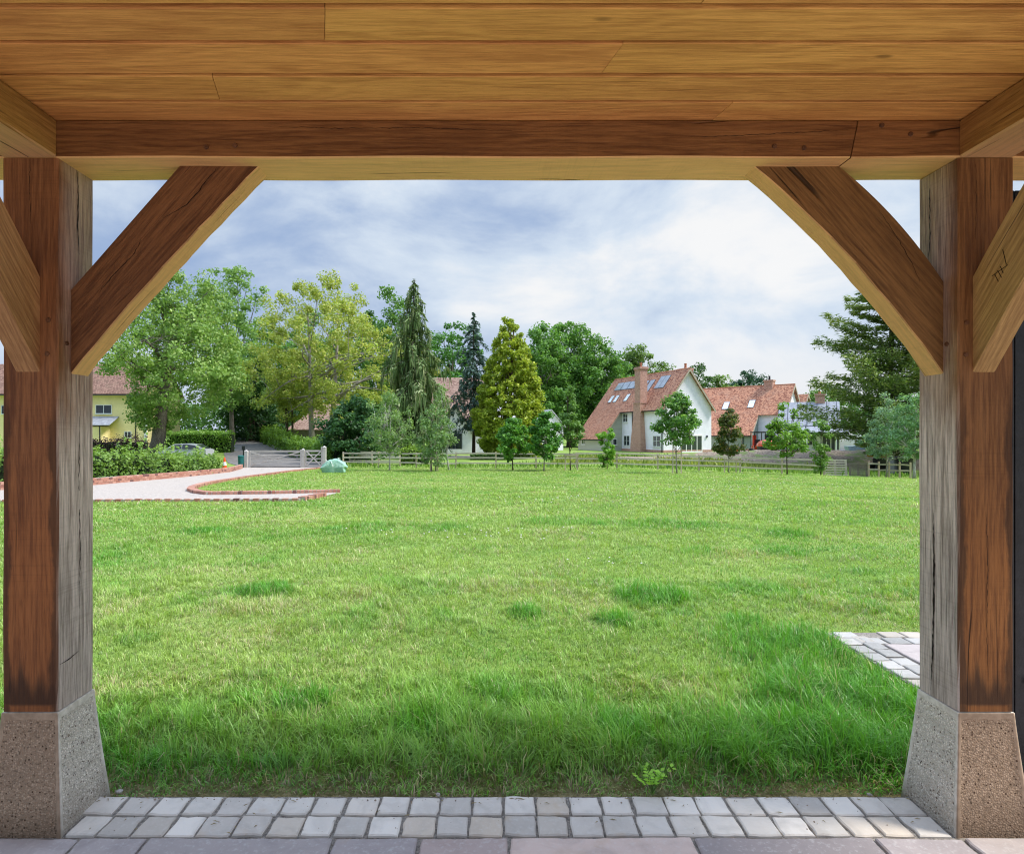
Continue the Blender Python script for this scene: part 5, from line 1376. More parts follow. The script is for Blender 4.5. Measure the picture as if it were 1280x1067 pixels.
window(H1, (-W/2 - .02, 8.7, 4.65), R90, 1.15, 1.25, 2, 1); window(H1, (-W/2 - .02, 8.35, 1.45), R90, 1.45, 1.45, 2, 1); window(H1, (-W/2 - .02, 1.4, 1.45), R90, 1.6, 1.45, 2, 1)
window(H1, (-W/2 - EX - .02, 15.4, 1.35), R90, 1.0, 1.1, 2); window(H1, (-W/2 - 1.2, T0 - .02, 1.25), 0, .7, .9, 1)
window(H1, (.55, -.03, 1.13), 0, 3.4, 2.2, 4, 0, 'french_doors', fw=.11)
MB().box((-.09, -.16, 1.9), (.09, -.005, 2.2)).obj('wall_lamp', M_DFRAME, H1, (3.0, 0, 0))
# chimney
ch = MB(); yc, xw = 5.05, -W/2
def ring(z, hw, dep): return [(xw - dep, yc - hw, z), (xw + .5, yc - hw, z), (xw + .5, yc + hw, z), (xw - dep, yc + hw, z)]
lv_ = [(-.3, 1.22, .85), (1.0, 1.18, .83), (5.1, .80, .62), (6.5, .78, .60)]
vs = [p for q in lv_ for p in ring(*q)]; fs = [(3,2,1,0)] + [(4*i+k, 4*i+(k+1) % 4, 4*i+4+(k+1) % 4, 4*i+4+k) for i in range(3) for k in range(4)] + [(12,13,14,15)]
ch.add(vs, fs); ch.box((xw - .66, yc - .84, 6.502), (xw + .56, yc + .84, 6.68)); ch.box((xw - .50, yc - .66, 6.682), (xw + .62, yc + .66, 11.0))
ch.box((xw - .56, yc - .72, 11.002), (xw + .68, yc + .72, 11.14)).box((xw - .62, yc - .78, 11.142), (xw + .74, yc + .78, 11.32)).box((xw - .54, yc - .70, 11.322), (xw + .66, yc + .70, 11.45))
co_ = ch.obj('chimney', M_BRICK, H1); MB().lathe([(.17, 11.452), (.14, 11.8), (.17, 11.85), (.17, 12.05)], (xw + .05, yc, 0), 12).obj('chimney_pot', M_POT, co_)
c2 = MB().box((1.4, 2.2, 6.0), (2.6, 3.8, 11.0)).box((1.32, 2.12, 11.002), (2.68, 3.88, 11.25)).obj('chimney', M_BRICK, H1); MB().lathe([(.18, 11.252), (.15, 11.7), (.18, 11.95)], (2.0, 3.0, 0), 12).obj('chimney_pot', M_POT, c2)
# panels and rooflights lie on the left slope
ph_ = math.atan(sl)
def on_roof(parent, y, up, w, h, name, mat, frame, lift=.19):
    """flat unit on the left pitch at distance up (m) measured up the slope from the main eave"""
    x = -W/2 + up * math.cos(ph_); z = HE + up * math.sin(ph_); n = Vector((-math.sin(ph_), 0, math.cos(ph_)))
    o = MB().box((-w/2, -h/2, -.05), (w/2, h/2, .0)).obj(name, frame, parent); o.location = Vector((x, y, z)) + n * lift
    o.rotation_euler = Matrix(((0, math.cos(ph_), -math.sin(ph_)), (-1, 0, 0), (0, math.sin(ph_), math.cos(ph_)))).to_euler()
    MB().box((-w/2 + .06, -h/2 + .06, .002), (w/2 - .06, h/2 - .06, .012)).obj('pane', mat, o); return o
for k in range(4): on_roof(H1, 14.6 - 1.75*k - .2, 4.55, 1.7, 1.5, 'solar_panel', M_PV, M_DFRAME)
for yy, up in ((7.55, 3.9), (6.2, 3.9), (3.15, 4.35), (4.2, 4.35)): on_roof(H1, yy, up, 1.1, 2.2, 'solar_panel', M_PV, M_DFRAME)
for yy in (14.3, 12.9, 10.1): on_roof(H1, yy, 2.1, .85, 1.35, 'rooflight', M_LITE, M_DFRAME)

# ---- second house
a2 = math.atan2(.72, .70)
H2 = empty('brick_roof_house', (43.0, 84.0, -.98), a2); tag(H2, 'second house with long red tiled roof and sage boarded catslide behind the orange dumper', 'house')
W2, HE2, HR2, L2 = 7.0, 5.3, 9.2, 17.0; s2 = (HR2 - HE2) / (W2 / 2); EX2 = 2.55; T2 = 3.3; ze2 = HE2 - s2 * EX2
gable_body(H2, W2, L2 - .3, HE2, HR2 - .05, M_WHITE)
MB().prism([(-W2/2 - EX2, T2, -.4), (-W2/2 - .003, T2, -.4), (-W2/2 - .003, T2, HE2), (-W2/2 - EX2, T2, ze2)], (0, L2 - T2 - .3, 0)).obj('wing_wall', M_SAGE, H2)
m = MB(); roof_slope(m, -W2/2 - ov, HE2 - s2*ov + .02, 0, HR2 + .02, -.4, T2 - .12); roof_slope(m, -W2/2 - EX2 - ov, ze2 - s2*ov + .02, 0, HR2 + .02, T2 - .12, L2); roof_slope(m, W2/2 + ov, HE2 - s2*ov + .02, 0, HR2 + .02, -.4, L2)
rf = m.obj('roof', T_RED, H2); MB().tube([(0, -.42, HR2 + .10), (0, L2, HR2 + .10)], .13, 8).obj('ridge_tiles', M_POT, rf)
m = MB()
for s in (-1, 1): m.prism([(s*(W2/2 + ov), -.46, HE2 - s2*ov - .22), (0, -.46, HR2 - .22), (0, -.46, HR2 + .10), (s*(W2/2 + ov), -.46, HE2 - s2*ov + .10)], (0, .05, 0))
m.prism([(-W2/2 - EX2 - .3, T2 - .17, ze2 - s2*.3 - .2), (-W2/2, T2 - .17, HE2 - .2), (-W2/2, T2 - .17, HE2 + .10), (-W2/2 - EX2 - .3, T2 - .17, ze2 - s2*.3 + .1)], (0, .05, 0)); m.obj('bargeboard', M_TRIM, H2)
MB().box((-W2/2 - EX2 - .06, T2 - .06, -.4), (-W2/2 - EX2 - .003, L2, .34)).box((-W2/2 - EX2 - .06, T2 - .07, -.4), (-W2/2, T2 - .003, .34)).box((-W2/2 - .06, -.06, -.4), (W2/2, -.003, .34)).obj('plinth', M_BRICK, H2)
MB().tube([(-W2/2 - EX2 - ov - .05, T2, ze2 - s2*ov - .02), (-W2/2 - EX2 - ov - .05, L2, ze2 - s2*ov - .02)], .07, 6).obj('gutter', M_PIPE, H2)
MB().tube([(-W2/2 - EX2 - .1, T2 + 1.1, ze2 - .4), (-W2/2 - EX2 - .1, T2 + 1.1, -.2)], .07, 6).obj('downpipe', M_PIPE, H2)
c2 = MB().box((-.55, 2.4, 8.0), (.55, 3.6, 9.9)).box((-.62, 2.33, 9.902), (.62, 3.67, 10.1)).obj('chimney', M_BRICK, H2); MB().lathe([(.14, 10.102), (.12, 10.7)], (0, 3.0, 0), 10).obj('chimney_pot', M_PIPE, c2)
W_, HE_, sl_, ph_0 = W, HE, sl, ph_
W, HE, ph_ = W2, HE2, math.atan(s2)
for yy, up in ((8.2, 1.5), (4.6, 1.7)): on_roof(H2, yy, up, .9, 1.5, 'rooflight', M_LITE, M_DFRAME)
W, HE, ph_ = W_, HE_, ph_0
window(H2, (-W2/2 - .02, 1.7, 1.4), R90, 1.6, 2.0, 2, 0)

# ---- slate roofed annexe
AX = wx(988, 74); H3 = empty('slate_annexe', (AX, 77.0, -.98), -.50); tag(H3, 'low white annexe with lead grey seamed roof and glazed doors, partly behind the cedar', 'house')
WL = wx(1085, 74) - AX
MB().prism([(0, 0, -.3), (0, 7, -.3), (0, 7, 3.3), (0, 4.6, 6.5), (0, 0, 2.9)], (WL*.70, 0, 0)).box((WL*.70 + .003, .6, -.3), (WL*.95, 6, 2.3)).obj('wall', M_WHITE, H3)
def slab(m, p0, p1, x0, x1, th=.08):
    d = Vector((0, p1[0]-p0[0], p1[1]-p0[1])).normalized(); n = Vector((0, -d.z, d.y)); a_, b_ = Vector((x0, *p0)), Vector((x0, *p1)); m.prism([a_, b_, b_ + n*th, a_ + n*th], (x1 - x0, 0, 0))
m = MB(); slab(m, (.2, 3.35), (4.6, 6.55), -.15, WL*.72); slab(m, (7.4, 4.5), (4.6, 6.55), -.15, WL*.72, -.08); rf = m.obj('roof', M_SLATE2, H3)
m = MB(); d = Vector((0, 4.4, 3.2)).normalized(); nn = Vector((0, -d.z, d.y))
for k in range(7):
    xk = -.1 + k * (WL*.72) / 6.2; p0 = Vector((xk, .2, 3.35)) + nn*.10; p1 = Vector((xk, 4.6, 6.55)) + nn*.10; m.bar(p0, p1, .05, .07)
m.obj('seam', M_DFRAME, rf)
m = MB(); slab(m, (-1.6, 2.55), (.3, 3.30), -.3, WL*.8); m.obj('verandah_roof', M_SLATE2, H3); MB().box((-.3, -1.68, 2.42), (WL*.8, -1.58, 2.56)).obj('gutter', M_PIPE, H3)
for xk in (.2, WL*.33, WL*.66): MB().box((xk, -1.55, -.3), (xk + .12, -1.43, 2.5)).obj('verandah_post', M_FRAME, H3)
MB().box((-.05, -.07, -.3), (WL, -.003, .35)).obj('plinth', M_BRICK, H3)
window(H3, (wx(1047, 74) - AX, -.05, 1.25), 0, 1.9, 2.3, 4, 0, 'french_doors', fw=.10); window(H3, (wx(1020, 74) - AX, -.03, 1.5), 0, 1.4, 1.1, 2, 1); window(H3, (wx(1000, 74) - AX, -.03, 1.5), 0, 1.2, 1.2, 2)
c2 = MB().box((wx(1030, 74) - AX, 4.2, 5.5), (wx(1041, 74) - AX, 5.4, 7.4)).box((wx(1029, 74) - AX, 4.1, 7.402), (wx(1042, 74) - AX, 5.5, 7.65)).obj('chimney', M_BRICK, H3); MB().lathe([(.16, 7.652), (.13, 8.0)], (wx(1035, 74) - AX, 4.8, 0), 10).obj('chimney_pot', M_POT, c2)
# ---- far small gable
H4 = empty('far_house', (wx(1007.5, 100), 100, -.98), .75); tag(H4, 'small distant red roofed gable peeping over the grey roof', 'house')
gable_body(H4, 5.0, 9, 5.6, 8.9, M_WHITE); m = MB(); roof_slope(m, -2.8, 5.24, 0, 8.95, -.4, 9); roof_slope(m, 2.8, 5.24, 0, 8.95, -.4, 9); m.obj('roof', T_RED, H4)
m = MB()
for s in (-1, 1): m.prism([(s*2.85, -.46, 5.0), (0, -.46, 8.7), (0, -.46, 9.05), (s*2.85, -.46, 5.35)], (0, .05, 0))
m.obj('bargeboard', M_TRIM, H4)

# ---- middle house behind the conifers (ridge runs left-right)
X0 = wx(545, 84); H5 = empty('brown_roof_house', (X0, 78.0, -.95)); tag(H5, 'white house with steep brown tiled roof half hidden behind the conifers', 'house')
X1 = wx(648, 80) - X0
MB().prism([(0, 0, -.3), (0, 9, -.3), (0, 9, 3.2), (0, 4.5, 9.9), (0, 0, 3.2)], (X1, 0, 0)).obj('wall', M_WHITE, H5)
m = MB(); slab(m, (-.5, 2.6), (4.5, 10.0), -.6, wx(612, 80) - X0, .14); slab(m, (9.4, 2.6), (4.5, 10.0), -.6, wx(612, 80) - X0, -.14); m.obj('roof', T_BRN, H5)
# front wing with white gable and dark glazed porch
wgx = wx(566, 73) - X0
MB().prism([(wgx - 2.4, -5.0, -.3), (wgx + 2.4, -5.0, -.3), (wgx + 2.4, -5.0, 2.6), (wgx + .3, -5.0, 5.8), (wgx - 2.4, -5.0, 2.6)], (0, 4.9, 0)).obj('porch_wall', M_WHITE, H5)
m = MB(); m.prism([(wgx - 3.0, -5.5, 2.1), (wgx + .3, -5.5, 5.95), (wgx + .3, -5.5, 6.1), (wgx - 3.0, -5.5, 2.25)], (0, 6, 0)); m.prism([(wgx + 2.7, -5.5, 2.2), (wgx + .3, -5.5, 5.95), (wgx + .3, -5.5, 6.1), (wgx + 2.7, -5.5, 2.35)], (0, 6, 0)); m.obj('porch_roof', T_BRN, H5)
window(H5, (wgx - .55, -5.04, 1.35), 0, 3.4, 2.2, 4, 0, 'french_doors', M_DFRAME, .12)
window(H5, (wx(607, 78) - X0, -.03, 1.2), 0, 1.3, 1.2, 2, 1); window(H5, (wx(622, 78) - X0, -.03, 1.2), 0, 1.1, 1.2, 2, 1)
MB().box((wx(500, 72) - X0, -6.4, -.3), (wx(543, 72) - X0, -6.1, .95)).box((wx(499, 72) - X0, -6.45, .951), (wx(544, 72) - X0, -6.05, 1.03)).obj('garden_wall', M_BRICK, H5)
MB().box((wx(553, 72) - X0, -6.4, -.3), (wx(579, 72) - X0, -6.3, .55)).obj('white_screen', M_WHITE, H5)
# ---- grey gable right of the golden cypress
H6 = empty('grey_roof_cottage', (wx(688, 88), 88, -.95), .35); tag(H6, 'small pale grey roofed gable between the golden cypress and the staked tree', 'house')
gable_body(H6, 4.2, 6, 3.6, 5.8, M_WHITE); m = MB(); roof_slope(m, -2.4, 3.25, 0, 5.85, -.3, 6); roof_slope(m, 2.4, 3.25, 0, 5.85, -.3, 6); m.obj('roof', simple('pale_slate', (.42, .43, .45), .7, .12, 4), H6)
window(H6, (.3, -.03, 1.6), 0, 1.2, 1.2, 2)
# ---- small barn behind the oak
H7 = empty('tiled_barn', (wx(412, 88), 88, .2)); tag(H7, 'small building with pale brown hipped roof behind the big yellow tree', 'barn')
MB().box((-4.6, -3, -1), (4.2, 3, 2.0)).obj('wall', simple('barn_wall', (.16, .15, .14), .9, .2, 3), H7)
V = [(-5.3, -3.6, 1.8), (4.9, -3.6, 1.8), (4.9, 3.6, 1.8), (-5.3, 3.6, 1.8), (-1.2, 0, 5.6), (2.2, 0, 5.6)]
MB().add(V, [(0,1,5,4), (1,2,5), (2,3,4,5), (3,0,4), (3,2,1,0)]).obj('roof', T_BRN, H7)
# ---- yellow house
Y8 = 74; X8 = wx(184, Y8); zb8 = float(zg(-46, Y8)); H8 = empty('yellow_house', (X8, Y8, zb8)); tag(H8, 'yellow rendered house with old brown tiled roof at the far left', 'house')
e8 = wz(491, Y8) - zb8; r8 = wz(456, Y8 + 4) - zb8; LW = -22.0
MB().prism([(0, 0, -.5), (0, 8, -.5), (0, 8, e8), (0, 4, r8 - .1), (0, 0, e8)], (LW, 0, 0)).obj('wall', M_YEL, H8)
m = MB(); slab(m, (-.45, e8 - .25), (4, r8), LW - .3, .35, .14); slab(m, (8.45, e8 - .25), (4, r8), LW - .3, .35, -.14); m.obj('roof', T_OLD, H8)
MB().box((-.38, -.03, -.3), (-.003 + .02, -.003, e8)).obj('corner_board', M_FRAME, H8)
def px8(p): return wx(p, Y8) - X8
def pz8(p): return wz(p, Y8) - zb8
window(H8, (px8(130), -.04, pz8(511.5)), 0, 2.0, 1.1, 2, 0); window(H8, (px8(160), -.04, pz8(543)), 0, .9, .8, 2, 0); window(H8, (px8(12), -.04, pz8(512)), 0, 2.0, 1.1, 2, 0)
m = MB(); slab(m, (-2.0, pz8(532)), (0, pz8(521)), px8(70), px8(149), .07); m.obj('lean_to_roof', M_SLATE2, H8)
MB().box((px8(71), -1.85, -.3), (px8(138), -.004, pz8(533.5))).obj('lean_to_wall', M_YEL, H8)
MB().tube([(px8(137.5), -2.0, pz8(533)), (px8(137.5), -1.95, -.2)], .06, 6).obj('downpipe', M_PIPE, H8); MB().tube([(px8(170), -.1, e8 - .2), (px8(170), -.1, -.2)], .06, 6).obj('downpipe', M_PIPE, H8)
MB().tube([(LW, -.55, e8 - .28), (.3, -.55, e8 - .28)], .07, 6).obj('gutter', M_PIPE, H8)

# ------------------------------------------------------------------ vehicles and site things
def paint(name, c):
    m, nt, out = new_mat(name); t = NT(nt); n = t.noise(t.obj(), 3, 4)
    t.bsdf(out, **{'Base Color': t.mix(n, tuple(q*.85 for q in c), c), 'Roughness': .28, 'Metallic': .2, 'Coat Weight': .6}); return m
M_TYRE = simple('tyre', (.018, .018, .018), .85, .3, 20); M_HUB = simple('hub', (.35, .36, .37), .35, .1, 10, metal=.7)
CYR = 56; cxl, cxr = wx(204, CYR), wx(262, CYR); zc = float(zg((cxl + cxr)/2, CYR))
car = empty('parked_car', ((cxl + cxr)/2, CYR, zc)); tag(car, 'silver car parked behind the drive hedge, only its roof and windows showing', 'car')
L_ = 4.4; prof = [(-2.2, .35), (-2.22, .75), (-2.0, .95), (-1.55, 1.02), (-.75, 1.47), (.3, 1.52), (1.2, 1.44), (1.95, 1.02), (2.2, .95), (2.22, .4), (1.9, .22), (-1.9, .22)]
bm = bmesh.new(); rings = []
for s, k in ((-1, .80), (-1, 1.0), (1, 1.0), (1, .80)):
    row = []
    for px_, pz_ in prof:
        top = max(0, (pz_ - .95) / .55); yv = s * .88 * (1 - .20 * top) if k == 1.0 else s * .80 * (1 - .22 * top)
        row.append(bm.verts.new((px_ * (1 if k == 1.0 else .985), yv if k == 1.0 else yv, pz_ if k == 1.0 else pz_ + (.015 if pz_ > 1 else 0))))
    rings.append(row)
order = [1, 0, 3, 2]; rr_ = [rings[1], rings[0], rings[3], rings[2]]
n = len(prof)
for i in range(3):
    for k in range(n): bm.faces.new((rr_[i][k], rr_[i][(k+1) % n], rr_[i+1][(k+1) % n], rr_[i+1][k]))
bm.faces.new(rr_[0]); bm.faces.new(rr_[3][::-1]); bmesh.ops.recalc_face_normals(bm, faces=bm.faces)
me = bpy.data.meshes.new('body'); bm.to_mesh(me); bm.free(); link('body', me, paint('silver_paint', (.58, .60, .63)), car)
for s in (-1, 1):
    for poly in ([(-1.35, 1.03), (-.72, 1.41), (-.08, 1.45), (-.08, 1.03)], [(.02, 1.03), (.02, 1.455), (.55, 1.44), (1.15, 1.36), (1.65, 1.03)]):
        P_ = []
        for a_, b_ in poly:
            top = max(0, (b_ - .95) / .55); P_.append((a_, s * (.88 * (1 - .20 * top) + .006), b_))
        MB().add(P_, [tuple(range(len(P_)))]).obj('side_window', M_GLASS, car)
for sgn, pl in ((-1, [(-1.52, 1.055), (-.78, 1.465)]), (1, [(1.24, 1.425), (1.92, 1.055)])):
    (xa, za), (xb, zb_) = pl; w1 = .74 if sgn < 0 else .60; w2 = .60 if sgn < 0 else .74
    MB().add([(xa, -w1, za + .02), (xa, w1, za + .02), (xb, w2, zb_ + .02), (xb, -w2, zb_ + .02)], [(0,1,2,3)]).obj('windscreen', M_GLASS, car)
def wheel(parent, x, y, r, w, hub=True):
    m = MB(); m.tube([(x, y - w/2, r), (x, y - w/2 + .02, r), (x, y + w/2 - .02, r), (x, y + w/2, r)], [r*.9, r, r, r*.9], 18); o = m.obj('wheel', M_TYRE, parent)
    MB().tube([(x, y - w/2 - .012, r), (x, y + w/2 + .012, r)], r*.58, 14).obj('rim', M_HUB, o)
for xx in (-1.38, 1.38):
    for yy in (-.80, .80): wheel(car, xx, yy, .32, .2)
for yy in (-.6, .6): MB().box((-2.26, yy - .18, .66), (-2.19, yy + .18, .82)).obj('headlight', M_LITE, car, bevel=.02)

# orange site dumper facing the viewer
M_DUMP = paint('orange_paint', (.75, .10, .025)); DY = 64; dx = wx(957, DY); dz = wz(568, DY)
dmp = empty('site_dumper', (dx, DY, float(zg(dx, DY)))); tag(dmp, 'orange and black site dumper parked in front of the sage boarded wall', 'dumper')
bz = dz - float(zg(dx, DY))
bz = max(0.0, min(bz, .4))
for xx in (-.72, .72):
    wheel(dmp, xx*1.0, -.3, .42, .3) if False else None
for yy in (-.2, 1.7):
    for xx in (-.78, .78):
        m = MB(); m.tube([(xx - .16, yy, .42), (xx - .13, yy, .42), (xx + .13, yy, .42), (xx + .16, yy, .42)], [.36, .42, .42, .36], 18); o = m.obj('wheel', M_TYRE, dmp); MB().tube([(xx - .17, yy, .42), (xx + .17, yy, .42)], .2, 12).obj('rim', M_DUMP, o)
MB().box((-.55, -.3, .38), (.55, 2.3, .72)).obj('chassis', M_BLACK, dmp, bevel=.03)
MB().box((-.5, 1.5, .722), (.5, 2.35, 1.15)).obj('engine_cover', M_DUMP, dmp, bevel=.05)
# skip: deep rounded tub, black outside below, orange rim above
bm = bmesh.new(); ringsv = []
for r_, z_ in ((.35, .50), (.75, .60), (1.0, .85), (1.08, 1.10)):
    ringsv.append([bm.verts.new((r_ * 1.0 * math.copysign(abs(math.cos(t_)) ** .7, math.cos(t_)), -.55 + r_ * .85 * math.copysign(abs(math.sin(t_)) ** .7, math.sin(t_)), z_)) for t_ in np.linspace(0, 2*PI, 25)[:-1]])
for i in range(3):
    for k in range(24): bm.faces.new((ringsv[i][k], ringsv[i][(k+1) % 24], ringsv[i+1][(k+1) % 24], ringsv[i+1][k]))
bm.faces.new(ringsv[0][::-1]); me = bpy.data.meshes.new('skip_base'); bm.to_mesh(me); bm.free(); link('skip_base', me, M_BLACK, dmp, smooth_sh=True)
bm = bmesh.new(); ringsv = []
for r_, z_ in ((1.085, 1.10), (1.06, 1.35), (.85, 1.62), (.45, 1.78), (.05, 1.80)):
    ringsv.append([bm.verts.new((r_ * math.copysign(abs(math.cos(t_)) ** .7, math.cos(t_)), -.55 + r_ * .85 * math.copysign(abs(math.sin(t_)) ** .7, math.sin(t_)), z_ )) for t_ in np.linspace(0, 2*PI, 25)[:-1]])
for i in range(4):
    for k in range(24): bm.faces.new((ringsv[i][k], ringsv[i][(k+1) % 24], ringsv[i+1][(k+1) % 24], ringsv[i+1][k]))
me = bpy.data.meshes.new('skip'); bm.to_mesh(me); bm.free(); link('skip', me, M_DUMP, dmp, smooth_sh=True)
MB().tube([(-.6, 1.35, .9), (-.6, 1.35, 2.55), (.6, 1.35, 2.55), (.6, 1.35, .9)], .06, 8).tube([(-.6, 2.2, .9), (-.6, 2.2, 2.55), (.6, 2.2, 2.55), (.6, 2.2, .9)], .06, 8).box((-.68, 1.25, 2.60), (.68, 2.3, 2.68)).obj('roll_cage', M_BLACK, dmp)
MB().box((-.28, 1.45, 1.152), (.28, 1.9, 1.3)).box((-.28, 1.82, 1.302), (.28, 1.95, 1.8)).obj('seat', M_BLACK, dmp, bevel=.04)
# red water barrier board, yellow barrow dumper, black tub, blue trough, orange cone heap
x = wx(943, 66); r_ = empty('red_post', (x, 66, float(zg(x, 66)))); tag(r_, 'upright red plastic barrier post left of the orange dumper', 'barrier'); MB().box((-.18, -.12, 0), (.18, .12, 2.3)).obj('panel', simple('red_plastic', (.68, .06, .03), .5, .15, 5), r_, bevel=.05); MB().box((-.35, -.25, 0), (.35, .25, .12)).obj('foot', M_BLACK, r_, bevel=.02)
x = wx(920, 63); zz = wz(566, 63); r_ = empty('orange_barrier', (x, 62.5, float(zg(x, 62.5)))); tag(r_, 'toppled orange plastic barrier lying on the bank behind the bronze tree', 'barrier')
o = MB().prism([(-1.0, 0, .1), (.75, 0, .1), (.1, 0, .72), (-.15, 0, 1.05)], (0, .14, 0)).obj('panel', M_OR, r_, bevel=.03); MB().box((-1.1, -.2, 0), (-.5, .3, .12)).box((.3, -.2, 0), (.9, .3, .12)).obj('foot', M_BLACK, r_)
YD = 52; x = wx(1103, YD); r_ = empty('mini_dumper', (x, YD, float(zg(x, YD)) + 0)); tag(r_, 'small yellow tracked machine half hidden by the silvery young tree', 'machine')
zt = wz(563, YD) - float(zg(x, YD)); zt = max(1.2, zt)
M_YP = paint('yellow_paint', (.72, .36, .03))
MB().prism([(-1.0, -.4, zt - .55), (.9, -.4, zt - .65), (1.1, -.4, zt - .1), (.6, -.4, zt), (-1.15, -.4, zt - .1)], (0, .9, 0)).obj('bucket', M_YP, r_, bevel=.04)
for yy in (-.55, .35):
    MB().prism([(-.9, yy, .1), (-.7, yy, 0), (.8, yy, 0), (1.0, yy, .15), (.9, yy, .42), (-.8, yy, .42)], (0, .25, 0)).obj('track', M_TYRE, r_, bevel=.03)
MB().box((-.6, -.35, .43), (.7, .4, zt - .66)).obj('chassis', M_BLACK, r_, bevel=.03)
x = wx(1131, 48); r_ = empty('black_tub', (x, 48, float(zg(x, 48)))); tag(r_, 'black plastic tub beyond the short fence by the right oak post', 'tub'); MB().lathe([(.45, 0), (.58, 1.2), (.62, 1.25), (.54, 1.2), (.42, .1)], n=20).obj('tub', M_BLACK, r_); MB().lathe([(.63, 1.2), (.65, 1.3), (.62, 1.34)], n=20).obj('rim', M_BLACK, r_)
x = wx(1119, 49); r_ = empty('water_tank', (x, 49, float(zg(x, 49)))); tag(r_, 'square grey tank behind the short fence between yellow machine and black tub', 'tank'); MB().box((-.4, -.4, 0), (.4, .4, 1.35)).obj('tank', simple('grey_plastic', (.34, .33, .33), .6, .15, 4), r_, bevel=.05); MB().lathe([(.14, 1.352), (.14, 1.42)], n=14).obj('cap', M_BLACK, r_)
x = wx(1069, 60); r_ = empty('blue_trough', (x, 60, float(zg(x, 60)) + .0)); tag(r_, 'pale blue trough on the bank beside the glazed doors', 'trough'); 
hb_ = 1.25
MB().prism([(-.8, -.35, hb_ - .45), (.8, -.35, hb_ - .45), (.95, -.35, hb_), (-.95, -.35, hb_)], (0, .7, 0)).obj('basin', simple('pale_blue_plastic', (.36, .50, .58), .5, .12, 4), r_, bevel=.03); MB().box((-.6, -.3, 0), (-.5, .3, hb_ - .452)).box((.5, -.3, 0), (.6, .3, hb_ - .452)).obj('leg', M_STEEL, r_)

# weed growing at the edge of the setts, and loose pebbles
X, Y, _ = gp(818, 995); w_ = empty('leafy_weed', (X, Y + .03, 0)); w_.scale = (.85, .85, .8); tag(w_, 'bright green leafy weed growing at the edge of the setts', 'weed')
rng = np.random.default_rng(4); lv = Leaves(); m = MB()
for k in range(9):
    az = k * 2.4; tipp = np.array([math.cos(az) * rng.uniform(.03, .085), math.sin(az) * rng.uniform(.02, .06) - .01, rng.uniform(.05, .12)])
    m.tube(curve((0, 0, -.01), tipp, .3, rng, 5, .05), [.0022, .002, .0018, .0015, .001], 5)
    for u in (.45, .65, .85, 1.0):
        for s in (-1, 1):
            p = tipp * u + rng.normal(0, .004, 3); d = np.array([math.cos(az + s*1.1), math.sin(az + s*1.1), .25])
            lv.add((p + d * .013)[None], d[None], np.array([[0, -.3, 1.0]]) + rng.normal(0, .25, (1, 3)), .030, .017, np.array([[.24, .44, .045]]) * rng.uniform(.8, 1.25), .15)
m.obj('stem', simple('weed_stem', (.12, .20, .04), .7, .1, 30), w_); link('leaves', lv.mesh('leaves'), M_LEAF, w_)
rng = np.random.default_rng(14); M_PEB = simple('pebble', (.40, .36, .31), .8, .3, 30, bump=.4)
for px, py, r, lab in ((146, 993, .011, 'pale pebble in the soil beside the left pad stone'), (547, 998, .009, 'small pale pebble on the soil edge near the middle of the setts'), (1090, 1000, .008, 'small brown pebble on the soil edge near the right pad stone')):
    X, Y, _ = gp(px, py); bm = bmesh.new(); bmesh.ops.create_icosphere(bm, subdivisions=2, radius=r)
    for v in bm.verts: v.co = Vector((v.co.x * 1.3, v.co.y, v.co.z * .65)) * (1 + rng.normal(0, .05))
    me = bpy.data.meshes.new('pebble'); bm.to_mesh(me); bm.free(); tag(link('pebble', me, M_PEB, None, (X, Y + .015, r * .35), rng.uniform(0, 3), True), lab, 'pebble', 'pebbles along the sett edge')

rng = np.random.default_rng(61); V, T, C = [], [], []
for q in range(420):
    x = rng.uniform(-1.5, 1.75); y = 2.372 - abs(rng.normal(0, .022)) if q % 4 else rng.uniform(2.13, 2.37)
    r = rng.uniform(.001, .003) if rng.random() < .85 else rng.uniform(.003, .005); k = len(V); z = .005; a = rng.uniform(0, 6.28)
    if rng.random() < .35:                                   # a dead blade
        l = rng.uniform(.012, .04); dx, dy = math.cos(a) * l, math.sin(a) * l * .6
        V += [(x, y, z + .002), (x + dx * .5 - dy * .05, y + dy * .5 + .0015, z + .005), (x + dx, y + dy, z + .002), (x + dx * .5, y + dy * .5 - .0015, z + .005)]; T += [(k, k+1, k+2), (k, k+2, k+3)]; C += [(.40, .32, .16)] * 4
    else:
        V += [(x-r, y, z), (x+r, y, z), (x, y-r, z), (x, y+r, z), (x, y, z + r)]; T += [(k, k+2, k+4), (k+2, k+1, k+4), (k+1, k+3, k+4), (k+3, k, k+4)]; f_ = rng.uniform(.5, 1.3); C += [(.27*f_, .20*f_, .135*f_)] * 5
tag(link('soil_crumbs', np_mesh('soil_crumbs', V, T, np.array(C)), leaf_mat('crumb', 0.0, .9, .1)), kind='stuff')

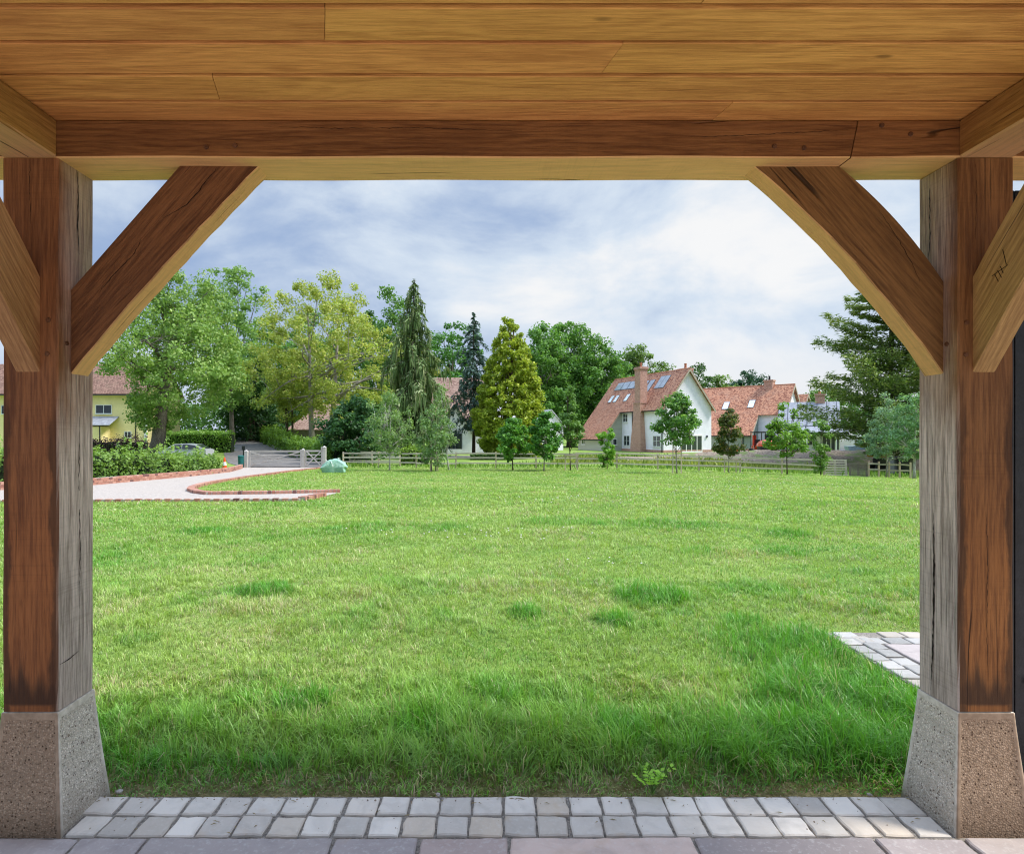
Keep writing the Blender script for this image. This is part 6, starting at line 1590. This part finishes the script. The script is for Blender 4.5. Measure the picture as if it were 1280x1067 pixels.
# ------------------------------------------------------------------ sky, sun, camera
SUN_EL, SUN_AZ = math.radians(52), math.radians(96)          # azimuth measured clockwise from +Y: right and a little behind
W_ = bpy.data.worlds.new('World'); S.world = W_; W_.use_nodes = True
nt = W_.node_tree; nt.nodes.clear(); t = NT(nt); out = nt.nodes.new('ShaderNodeOutputWorld')
sky = nt.nodes.new('ShaderNodeTexSky'); sky.sky_type = 'NISHITA'; sky.sun_disc = False; sky.sun_elevation = SUN_EL; sky.sun_rotation = SUN_AZ
clear = t.vmath('MULTIPLY', sky.outputs[0], (.10, .10, .10))
dirv = t.n('TexCoord').outputs['Generated']; s3 = t.n('SeparateXYZ', {0: dirv}).outputs
el = t.math('MAXIMUM', s3[2], 0.0)
k = t.math('DIVIDE', 1.0, t.math('ADD', el, .30))
pl = t.n('CombineXYZ', {0: t.math('MULTIPLY', s3[0], k), 1: t.math('MULTIPLY', s3[1], k), 2: t.math('MULTIPLY', el, 2.0)}).outputs[0]
n1 = t.noise(t.scale(dirv, (1.0, 1.0, 2.1)), 3.4, 10, .58, .25); n2 = t.noise(t.scale(dirv, (1, 1, 2.4)), 1.35, 5, .5, .2)
# a brighter opening in the cloud towards the front right
gap = t.n('VectorMath', {0: dirv, 1: (.36, .88, .29)}, operation='DOT_PRODUCT').outputs['Value']
f = t.math('ADD', t.math('ADD', t.math('MULTIPLY', n1, .70), t.math('MULTIPLY', n2, .40)), t.math('MULTIPLY', t.ss(gap, .92, 1.0), .15))
c = t.mix(t.ss(f, .475, .71), (.335, .455, .69), (.69, .785, .90))
c = t.mix(t.ss(f, .66, .82), c, (.95, .95, .95))
lowb = t.math('MULTIPLY', t.ss(el, .16, .04), t.ss(s3[0], .05, .35))
c = t.mix(t.math('MULTIPLY', lowb, .80), c, (.93, .92, .90))
haze = t.ss(el, .22, .0); c = t.mix(t.math('MULTIPLY', haze, .35), c, (.68, .75, .90))
c = t.mix(.06, c, clear)
back = t.math('MULTIPLY', t.ss(s3[1], .10, -.45, 0.0, .25), t.ss(el, .85, .45))
zen = t.math('MULTIPLY', t.ss(el, .36, .85, 1.02, 3.3), t.math('SUBTRACT', 1.0, back)); col = t.vmath('SCALE', c); nt.nodes[-1].inputs['Scale'].default_value = 1.0
t.set(nt.nodes[-1].inputs['Scale'], zen)
below = t.ss(s3[2], .0, -.05); col = t.mix(below, col, (.16, .19, .10))
bg = t.n('Background', {'Color': col, 'Strength': 1.0}); nt.links.new(bg.outputs[0], out.inputs[0])

sd = bpy.data.lights.new('Sun', 'SUN'); sd.energy = 5.0; sd.angle = math.radians(12); sd.color = (1.0, .965, .91)
so = bpy.data.objects.new('Sun', sd); COL.objects.link(so)
dv = Vector((math.sin(SUN_AZ) * math.cos(SUN_EL), math.cos(SUN_AZ) * math.cos(SUN_EL), math.sin(SUN_EL)))
so.rotation_euler = dv.to_track_quat('Z', 'Y').to_euler(); so.location = dv * 60

cd = bpy.data.cameras.new('Camera'); cam = bpy.data.objects.new('Camera', cd); COL.objects.link(cam)
cam.location = (0, 0, CZ); cam.rotation_euler = (PI / 2, 0, 0)
cd.sensor_fit = 'HORIZONTAL'; cd.sensor_width = 36.0; cd.lens = F / 1280 * 36.0
cd.shift_x = (640 - CX) / 1280; cd.shift_y = (CY - 533.5) / 1280; cd.clip_start = .05; cd.clip_end = 4000
S.camera = cam
S.render.engine = 'CYCLES'
S.cycles.use_denoising = True; S.cycles.filter_width = 1.1; S.cycles.max_bounces = 4; S.cycles.diffuse_bounces = 3; S.cycles.transmission_bounces = 2; S.cycles.glossy_bounces = 2; S.cycles.transparent_max_bounces = 4
S.view_settings.view_transform = 'Standard'; S.view_settings.look = 'None'; S.view_settings.exposure = 0; S.view_settings.gamma = 1
